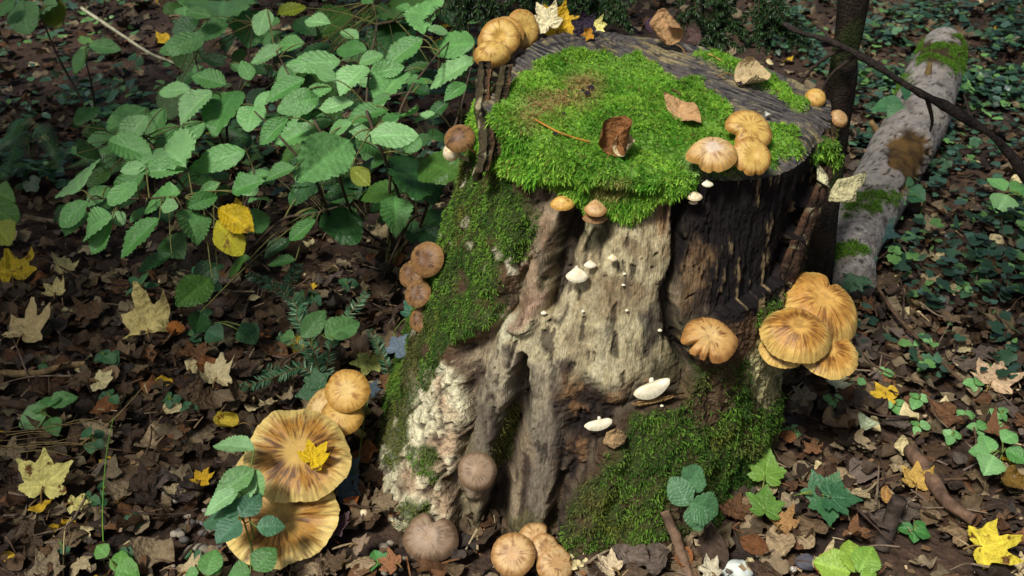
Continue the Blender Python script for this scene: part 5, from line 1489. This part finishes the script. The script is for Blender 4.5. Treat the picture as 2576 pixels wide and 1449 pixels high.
BR = [S(112, 150, 60), S(98, 140, 56)]
BG = [S(66, 112, 70), S(74, 120, 72), S(58, 104, 66)]
plant('seedling with two bright lobed leaves at the stump edge', (1905, 1300), [(1925, 1195, 1935, 1128), (1925, 1282, 1928, 1218)], .07, 'seedling', BR, seed=1)
plant('trailing seedling with four dull green lobed leaves', (1990, 1290), [(2070, 1250, 2040, 1180), (2085, 1240, 2110, 1185), (2090, 1250, 2170, 1260), (2080, 1255, 2085, 1330)], .06, 'seedling', BG, seed=2)
plant('beech seedling with four pleated oval leaves against the moss', (1760, 1400), [(1733, 1272, 1688, 1200), (1722, 1232, 1768, 1172), (1735, 1262, 1812, 1298), (1742, 1268, 1762, 1338)], .16, 'hazel', [S(84, 128, 84)], seed=3, nrm=(0, -.75, .6), wsc=1.35, stem_col=S(80, 66, 48))
plant('leafy green plant beside the rolled olive leaf', (2500, 1200), [(2490, 1140, 2475, 1085), (2490, 1140, 2440, 1130), (2500, 1145, 2480, 1190), (2530, 1130, 2590, 1160), (2520, 1110, 2560, 1085)], .08, 'weed', GRN, seed=4, wsc=1.3)
plant('ragged yellow-green plant growing beside dark soil', (2150, 1480), [(2150, 1440, 2140, 1350), (2160, 1440, 2200, 1370), (2140, 1440, 2050, 1410), (2165, 1450, 2210, 1440)], .08, 'weed', [S(150, 182, 70), S(128, 168, 66)], seed=5, wsc=1.2)
plant('low frilly green sprig on the dark soil', (2300, 1345), [(2300, 1335, 2255, 1322), (2300, 1335, 2345, 1345), (2300, 1338, 2300, 1365), (2300, 1332, 2330, 1312)], .03, 'weed', [S(70, 128, 60)], seed=6, wsc=1.2)
plant('tall weed with toothed leaves in front of the huge mushrooms', (650, 1420), [(640, 1130, 530, 1105), (640, 1180, 530, 1250), (635, 1185, 570, 1290), (645, 1180, 655, 1255), (600, 1235, 510, 1285)], .20, 'weed', [S(140, 186, 124), S(118, 166, 98)], seed=7, wsc=.72)
plant('dull blue-green weed spreading over the lower huge cap', (640, 1440), [(605, 1300, 655, 1235), (600, 1305, 505, 1300), (605, 1310, 540, 1360), (645, 1325, 718, 1320), (610, 1290, 560, 1260)], .16, 'weed', [S(76, 118, 88), S(84, 128, 92)], seed=8, wsc=1.25)
plant('broad green leaf pair below the lower huge cap', (650, 1460), [(640, 1435, 690, 1375), (630, 1440, 570, 1449)], .10, 'weed', [S(84, 132, 66)], seed=9, wsc=1.6)
plant('leafy weed by the bare soil edge', (500, 1500), [(520, 1449, 540, 1375), (500, 1440, 460, 1449), (520, 1440, 560, 1410)], .09, 'weed', [S(100, 150, 80)], seed=10, wsc=1.3)
plant('spreading weed above dry grass stems', (115, 1090), [(115, 1030, 75, 1015), (118, 1025, 140, 985), (118, 1040, 40, 1065), (128, 1050, 140, 1090), (125, 1020, 190, 990)], .06, 'weed', GRN, seed=11, wsc=1.2)
plant('small blue-green weed with round leaves', (230, 1130), [(228, 1095, 205, 1080), (232, 1110, 225, 1140), (238, 1100, 262, 1085), (240, 1108, 260, 1125)], .05, 'weed', BG, seed=12, wsc=1.5)
plant('bright weed beside the tall grass stalk', (290, 1449), [(280, 1420, 330, 1390), (270, 1400, 240, 1370), (290, 1430, 350, 1449), (300, 1440, 300, 1380)], .05, 'weed', [S(104, 158, 70)], seed=13, wsc=1.3)
plant('pair of lobed green leaves among fir twigs', (790, 1030), [(805, 975, 740, 1000), (800, 965, 790, 925), (800, 970, 830, 940)], .10, 'seedling', [S(72, 116, 72)], seed=14, wsc=1.0)
plant('torn green leaves above the fir twigs', (800, 960), [(760, 850, 820, 775), (740, 850, 700, 840), (820, 850, 905, 800), (840, 850, 880, 840)], .17, 'weed', [S(98, 142, 82)], seed=15, wsc=.9)
plant('star-leaved dark weed under the yellow hazel leaves', (520, 830), [(515, 690, 480, 665), (515, 690, 560, 660), (520, 700, 500, 740), (525, 705, 560, 730)], .12, 'weed', BG, seed=16, wsc=1.0)
plant('dark leafy weed with round leaves above the litter', (545, 880), [(510, 800, 490, 830), (510, 800, 520, 770), (520, 830, 560, 850), (600, 830, 640, 820), (610, 820, 640, 860)], .10, 'weed', BG, seed=17, wsc=1.5)
plant('narrow-leaved dark weed near the litter', (360, 760), [(350, 720, 320, 690), (355, 715, 370, 680), (360, 720, 400, 715), (345, 725, 310, 740), (355, 730, 365, 765)], .06, 'weed', BG, seed=18, wsc=.6)
plant('yellow-green bush leaf edge above the golden leaf', (-30, 640), [(-20, 520, 40, 560), (-10, 560, 20, 610), (-20, 480, 30, 500)], .25, 'hazel', [S(96, 140, 60), S(150, 160, 50)], seed=19, wsc=1.3)
plant('ivy sprig with slate-blue leaves at the mushroom foot', (900, 1250), [(860, 1240, 905, 1190), (875, 1180, 910, 1150), (930, 985, 950, 955)], .06, 'seedling', [S(62, 84, 92), S(70, 96, 96)], seed=20, name='ivy')
plant('slate-blue ivy leaf hanging on the mossy flank', (1000, 960), [(1000, 880, 1040, 835), (1040, 790, 1070, 750)], .18, 'seedling', [S(110, 126, 140), S(70, 116, 90)], seed=21, name='ivy')
plant('bright sprig at the foot of the pale bark', (955, 1440), [(950, 1420, 910, 1440), (955, 1415, 990, 1390), (955, 1425, 940, 1380)], .04, 'weed', [S(90, 150, 80)], seed=22, wsc=.9)
plant('dull green maple seedling with broad leaves over the pale log', (2290, 420), [(2275, 265, 2195, 262), (2280, 268, 2240, 300), (2285, 262, 2345, 250), (2290, 270, 2330, 290)], .16, 'weed', BG, seed=60, wsc=1.4)
plant('blue-green seedling at the lower side of the log bare patch', (2310, 560), [(2270, 480, 2215, 470), (2265, 490, 2230, 520), (2280, 480, 2330, 500), (2272, 470, 2290, 440)], .10, 'weed', BG, seed=61, wsc=1.5)
plant('dark ivy sprig lying along the lower end of the log', (2240, 640), [(2200, 560, 2150, 545), (2205, 570, 2255, 550), (2210, 580, 2270, 600)], .09, 'seedling', [S(58, 88, 82), S(70, 100, 84)], seed=62, name='ivy')
plant('ivy sprig with dark lobed leaves covering the near end of the log', (2170, 760), [(2150, 700, 2100, 690), (2150, 700, 2190, 680), (2155, 710, 2200, 725), (2150, 705, 2130, 740), (2160, 660, 2210, 650)], .08, 'seedling', [S(58, 90, 70), S(74, 108, 76)], seed=64, name='ivy')
plant('weed with pointed leaves beside the mossy far end of the log', (2400, 260), [(2390, 200, 2430, 180), (2390, 200, 2350, 215), (2395, 205, 2440, 225), (2390, 205, 2400, 240)], .10, 'weed', BG, seed=65, wsc=1.2)
plant('large dull leaf pair near the dead branch elbow', (2560, 560), [(2530, 480, 2490, 440), (2540, 480, 2590, 470), (2535, 490, 2510, 530)], .10, 'weed', GRN, seed=63, wsc=1.4)
r = np.random.default_rng(94)
for k in range(40):
    x, y = (r.uniform(1980, 2570), r.uniform(700, 1120)) if k % 2 else (r.uniform(10, 900), r.uniform(640, 1420))
    if 560 < x < 920 and y > 1000: continue
    plant('tiny green seedling sprouting through the litter', (x, y + 20), [(x + r.normal(0, 3), y, x + 30 * math.cos(a_), y + 22 * math.sin(a_)) for a_ in r.uniform(0, 6.28) + np.array([0, 2.1, 4.2])], .035, 'weed', (BG, GRN)[k % 2], 'tiny seedlings in the litter', seed=30 + k, wsc=1.3)

# grass stalks
def grass(label, pts, zs, col, r0=.0014, name='grass_stalk', group=None):
    P = smooth_path([on_z(x, y, z) for (x, y), z in zip(pts, zs)], 24)
    V, F = tube(P, np.linspace(r0, r0 * .5, 24), 5)
    solo(name, V, F, M_TWIG, label, 'grass', group, col)
grass('tall thin green grass stalk rising from the litter', [(262, 1420), (258, 1280), (268, 1140), (285, 1050)], [0, .05, .10, .14], S(110, 160, 60))
grass('pale dry grass stalk in front of the yellow maple leaf', [(158, 1470), (160, 1390), (164, 1330), (180, 1300)], [0, .03, .05, .06], S(206, 190, 130))
grass('slanted straw stem behind the grass stalk', [(200, 1120), (290, 1050), (372, 960)], [.03, .05, .06], S(170, 150, 96))
for k in range(16):
    x, y = r.uniform(-20, 160), r.uniform(1060, 1140)
    grass('flattened dry grass blade in the litter', [(x, y), (x + 60, y - r.uniform(0, 14)), (x + 130, y - r.uniform(-10, 24))], [.04, .05, .045], (S(150, 130, 84), S(120, 104, 70))[k % 2], .0011, 'dry_grass', 'dry grass blades in the litter')

# ------------------------------------------------------------------ conifer twigs
def needle_twig(paths, label, name, cat, mkpt, nlen, step, cols, base, group=None, flat=True, seed=0, twig_r=.0016, grav=0.0):
    r = np.random.default_rng(seed + 700)
    t = thing(name, label, cat, base, group)
    nd, tw = [], []
    for pth in paths:
        P = smooth_path([mkpt(q) for q in pth], 60)
        V, F = tube(P, np.linspace(twig_r, twig_r * .5, 60), 6)
        tw.append((V, F, S(112, 92, 58) if flat else S(62, 50, 36)))
        seg = np.linalg.norm(np.diff(P, axis=0), axis=1)
        cs = np.concatenate([[0], np.cumsum(seg)])
        n = max(8, int(cs[-1] / step)) * 2
        s_ = r.uniform(.02, 1, n) * cs[-1]
        B = np.stack([np.interp(s_, cs, P[:, k]) for k in range(3)], -1)
        T = unit(np.gradient(P, axis=0))
        D = np.stack([np.interp(s_, cs, T[:, k]) for k in range(3)], -1)
        sd = unit(np.cross(D, unit(np.array([0, -.5, .85]) + r.normal(0, .1 if flat else 1.2, (n, 3)))))
        sg = np.where(r.random(n) < .5, -1, 1)[:, None]
        nv = unit(sd * sg * .9 + D * .55 + r.normal(0, .12, (n, 3)) + np.array([0, 0, -grav]))
        L = nlen * r.uniform(.75, 1.1, n) * np.interp(s_ / cs[-1], [0, .1, .8, 1], [.7, 1, .9, .5])
        ww = unit(np.cross(nv, r.normal(size=(n, 3)))) * .0011
        tip = B + nv * L[:, None]
        md = B + nv * (L * .6)[:, None]
        Vn = np.stack([B - ww, B + ww, md - ww, md + ww, tip], 1).reshape(-1, 3)
        tri = np.array([[0, 1, 3], [0, 3, 2], [2, 3, 4]])
        Fn = (tri[None] + (np.arange(n) * 5)[:, None, None]).reshape(-1, 3)
        cc = cols[r.integers(0, len(cols), n)] * r.uniform(.75, 1.2, (n, 1))
        nd.append((Vn, Fn, np.repeat(cc, 5, 0)))
    V, F, C = merge(tw)
    tq = part('twig', V, F, M_TWIG, t, C)
    V, F, C = merge(nd)
    part('needles', V, F, M_NEEDLE, tq, C)
    return t
FIR = np.array([S(72, 118, 78), S(86, 132, 92), S(58, 100, 66), S(122, 156, 118)])
SPR = np.array([S(36, 62, 32), S(46, 76, 38), S(30, 52, 30), S(58, 86, 40)])
needle_twig([[(810, 960, .02), (785, 870, .1), (750, 780, .15), (715, 735, .17), (622, 690, .17)], [(716, 738, .17), (735, 700, .18), (752, 665, .19)], [(785, 870, .1), (765, 830, .13), (745, 790, .15), (770, 750, .15)]], 'fir seedling with forked twigs below the hazel', 'fir_seedling', 'fir seedling', lambda q: on_z(*q), .024, .0016, FIR, gpt(810, 965), seed=1)
needle_twig([[(815, 960, .02), (840, 850, .10), (880, 790, .14), (925, 735, .16)], [(815, 960, .02), (770, 880, .06), (700, 845, .08)]], 'fir twig pointing at the mossy flank', 'fir_seedling', 'fir seedling', lambda q: on_z(*q), .022, .0017, FIR, gpt(815, 965), seed=2)
needle_twig([[(800, 960, .04), (760, 925, .06), (700, 945, .06), (610, 975, .05)], [(700, 945, .06), (670, 925, .06)]], 'low fir twig lying on the litter', 'fir_seedling', 'fir seedling', lambda q: on_z(*q), .024, .0015, FIR, gpt(800, 970), seed=3)
needle_twig([[(985, 960, .02), (965, 900, .08), (930, 830, .12)], [(965, 900, .08), (950, 850, .1)]], 'small fir sprig next to the slate-blue ivy leaf', 'fir_seedling', 'fir seedling', lambda q: on_z(*q), .018, .0018, FIR, gpt(985, 965), seed=4)
yb = 2.35
r = np.random.default_rng(95)
def spruce(label, x0, x1, seed, Y, n=7, ylow=(60, 150)):
    r = np.random.default_rng(seed)
    paths = []
    for k in range(n):
        x = r.uniform(x0, x1)
        yl = r.uniform(*ylow)
        dx = r.normal(15, 25)
        paths.append([(x, -60, Y + r.uniform(-.08, .2)), (x + dx * .4, yl * .3, Y + r.uniform(-.05, .15)), (x + dx, yl, Y + r.uniform(-.1, .1))])
        for m in range(4):
            f = r.uniform(.2, .9)
            bx, by = x + dx * f, -60 + (yl + 60) * f
            s_ = r.choice([-1, 1])
            paths.append([(bx, by, Y), (bx + s_ * 25, by + 16, Y - .02), (bx + s_ * 48, by + 40, Y - .03)])
    paths.insert(0, [(x0 - 30, -70, Y + .1), ((x0 + x1) / 2, -80, Y + .05), (x1 + 30, -70, Y + .1)])
    b = at_y((x0 + x1) / 2, -70, Y + .05)
    t = needle_twig(paths, label, 'spruce_branch', 'spruce branch', lambda q: at_y(*q), .016, .0011, SPR, b, 'spruce branches behind the stump', flat=False, seed=seed, twig_r=.0022, grav=.3)
    return t
spruce('dark spruce branch hanging behind the golden rim mushrooms', 1130, 1340, 1, 2.25, 8, (10, 60))
spruce('dark spruce branch hanging behind the rim leaves', 1420, 1640, 2, 2.3, 8, (20, 70))
spruce('drooping spruce branch above the moss strip', 1720, 1960, 3, 2.2, 11, (50, 150))

# fern
def fern(label, paths, base_px, seed, col):
    r = np.random.default_rng(seed + 800)
    base = gpt(*base_px)
    t = thing('fern', label, 'fern', base, 'ferns under the hazel')
    for pth, wmax in paths:
        P = smooth_path([base] + [on_z(x, y, z) for x, y, z in pth], 70)
        V, F = tube(P, np.linspace(.0016, .0006, 70), 5)
        fr = part('frond', V, F, M_TWIG, t, S(96, 118, 54))
        T = unit(np.gradient(P, axis=0))
        nn = unit(np.cross(np.cross(T, np.array([0, -.5, .85])), T))
        sd = np.cross(T, nn)
        out = []
        for k in range(22, 70):
            f = (k - 22) / 47
            L = wmax * (1 - f) ** .7 * min(1, f * 6 + .35)
            for sg in (-1, 1):
                d = unit(sd[k] * sg + T[k] * .45 - nn[k] * .12)
                wv = unit(np.cross(nn[k], d))
                m = 7
                ts = np.linspace(0, 1, m)
                # toothed leaflet
                cx_ = P[k][None] + d[None] * (L * ts)[:, None] - nn[k][None] * (.15 * L * ts ** 2)[:, None]
                wid = .055 * L * (1 - ts * .9) * (1 + .5 * (np.arange(m) % 2))
                Vp = np.stack([cx_ - wv * wid[:, None], cx_ + wv * wid[:, None]], 1).reshape(-1, 3)
                Fp = quads_to_tris(np.array([[2 * i, 2 * i + 1, 2 * i + 3, 2 * i + 2] for i in range(m - 1)]))
                out.append((Vp, Fp, col * r.uniform(.85, 1.15)))
        V, F, C = merge(out)
        part('leaflets', V, F, M_STUFFLEAF, fr, C)
fern('pale fern with arching fronds left of the hazel spray'.replace(' left of', ' beside'), [([(330, 360, .2), (270, 380, .22), (165, 425, .18)], .05), ([(340, 380, .2), (320, 420, .2), (300, 440, .16)], .035), ([(380, 350, .2), (450, 330, .18), (520, 380, .12)], .03)], (345, 480), 1, S(104, 152, 84))
fern('low dark fern among the undergrowth', [([(60, 300, .15), (30, 340, .14), (-20, 390, .1)], .05), ([(90, 320, .15), (130, 370, .14), (150, 430, .08)], .045), ([(60, 330, .12), (20, 420, .1), (-10, 460, .06)], .05)], (80, 420), 2, S(66, 110, 62))
fern('thin fern tip under the drooping hazel leaves', [([(520, 320, .16), (480, 350, .16), (500, 395, .12)], .03), ([(560, 330, .16), (620, 350, .15), (660, 400, .1)], .03)], (560, 440), 3, S(90, 140, 84))

# ------------------------------------------------------------------ ivy and low undergrowth
def small_leaf(kind, seed):
    r = np.random.default_rng(seed)
    if kind == 0:
        V, F, C = maple_leaf(N=16, rings=2, seed=seed, curl=.12, teeth=0, bump=.05, lobes=((0, 1.0), (55, .72), (110, .6)), sinus=.6)
    else:
        V, F, C = ovate_leaf(n=8, m=1, W=.30, serr=0, fold=.25, droop=.2, pleat=0, seed=seed)
    return V, F
IVY = [small_leaf(0, 5), small_leaf(0, 6), small_leaf(0, 7), small_leaf(1, 8)]
WEED = [small_leaf(1, 9), small_leaf(1, 10), small_leaf(1, 11), small_leaf(0, 12)]
def px_scatter(poly, n, r, zfun):
    poly = np.array(poly, float)
    lo, hi = poly.min(0), poly.max(0)
    out = []
    while len(out) < n:
        q = r.uniform(lo, hi, (n * 2, 2))
        q = q[poly_sd(q, poly) > 0]
        dens = fbm(np.stack([q[:, 0] / 110, q[:, 1] / 60, q[:, 0] * 0], -1), 77, 3)
        q = q[dens + r.normal(0, .14, len(q)) > -.02]
        out += list(q)
    q = np.array(out[:n])
    P = np.array([on_z(a, b, 0) for a, b in q])
    P[:, 2] = gz(P[:, 0], P[:, 1]) + zfun(len(P))
    return P[~in_stump(P[:, 0], P[:, 1], 1.0)]
def leaf_mass(name, label, regs, models, cols, s0, s1, seed, zr, bright=1.0):
    r = np.random.default_rng(seed)
    P = np.vstack([px_scatter(p, n, r, lambda k: r.uniform(zr[0], zr[1], k)) for p, n in regs])
    n = len(P)
    col = cols[r.integers(0, len(cols), n)] * r.uniform(.6, 1.6, (n, 1))
    V, F, C = mass(models, P, rot_mats(r, n, .38), r.uniform(s0, s1, n), col, r, .04)
    # keep the upper side up
    o = put(name, make_mesh(name, V, F, C), M_STUFFLEAF)
    tag(o, label, name.replace('_', ' '), kind='stuff')
IVC = np.array([S(58, 88, 66), S(48, 78, 58), S(70, 102, 72), S(44, 72, 48), S(92, 132, 70), S(66, 94, 80)])
leaf_mass('ivy_cover', 'dense carpet of dark ivy leaves around the pale log', [([(1700, -60), (2700, -60), (2700, 300), (2300, 260), (1900, 200)], 2900), ([(2120, 150), (2700, 250), (2700, 620), (2350, 560), (2100, 420), (2000, 300)], 700), ([(2150, 560), (2640, 560), (2640, 760), (2300, 800)], 230), ([(2050, 780), (2640, 760), (2640, 1000), (2100, 980)], 110)], IVY, IVC, .014, .040, 61, (.03, .085))
leaf_mass('undergrowth', 'low dark green undergrowth leaves beneath the hazel', [([(-120, -60), (1250, -60), (1200, 250), (700, 420), (-100, 500)], 1000), ([(600, 350), (1150, 350), (1100, 560), (650, 560)], 160), ([(-60, 230), (420, 300), (380, 480), (-60, 520)], 260)], WEED, np.array([S(58, 94, 62), S(70, 112, 66), S(80, 110, 90), S(50, 80, 50), S(96, 134, 70)]), .022, .055, 62, (.03, .12))

# ------------------------------------------------------------------ unseen trees added so that their crowns shade the forest floor
def shade_tree(label, base, crown, rad, nleaf, seed):
    r = np.random.default_rng(seed + 900)
    base, crown, rad = np.array(base, float), np.array(crown, float), np.array(rad, float)
    t = thing('beech_tree', label, 'tree', base)  # out of view, added for the shade of its crown
    top = np.array([base[0] * .75 + crown[0] * .25, base[1] * .75 + crown[1] * .25, crown[2] + rad[2] * 1.5])
    trunk_like(t, 'trunk', [base - Z3 * .05, base * .8 + top * .2, base * .4 + top * .6, top], [.10, .085, .07, .03], seed + 420, S(112, 108, 100), S(84, 80, 74), ns=18, n=60)
    ends = crown + r.normal(0, .55, (16, 3)) * rad
    tw = []
    for e in ends:
        f = r.uniform(.45, .9)
        a = base * (1 - f) + top * f
        V, F = tube(smooth_path([a, (a + e) / 2 + Z3 * .15, e], 14), np.linspace(.028, .006, 14), 7)
        tw.append((V, F, S(104, 98, 90)))
    V, F, C = merge(tw)
    part('limbs', V, F, M_BARK, t, C)
    P = ends[r.integers(0, len(ends), nleaf)] + r.normal(0, .26, (nleaf, 3)) * rad
    V, F, C = mass(WEED[:3], P, rot_mats(r, nleaf, .5), r.uniform(.07, .11, nleaf), np.repeat(S(84, 122, 44)[None], nleaf, 0) * r.uniform(.7, 1.2, (nleaf, 1)), r, .04)
    part('crown', V, F, M_STUFFLEAF, t, C)
shade_tree('added unseen beech tree shading the background hazel shrubs', (-3.3, 1.6, 0), (-2.45, 1.65, 2.3), (.75, .85, .35), 1700, 1)
shade_tree('added unseen beech tree with a wide crown shading the ivy', (3.9, 3.6, 0), (1.9, 2.6, 2.6), (.9, .8, .35), 1900, 2)
shade_tree('added unseen beech tree shading the ground far behind the stump', (-3.6, 4.6, 0), (-1.4, 3.0, 2.6), (1.2, .8, .35), 2600, 3)
shade_tree('added unseen beech sapling shading the ground near the honey mushrooms', (2.9, .2, 0), (.42, .85, 2.5), (.42, .42, .22), 420, 4)
shade_tree('added unseen beech sapling casting dappled shade over the litter', (-2.9, .1, 0), (-2.05, .45, 2.4), (.55, .5, .3), 620, 5)
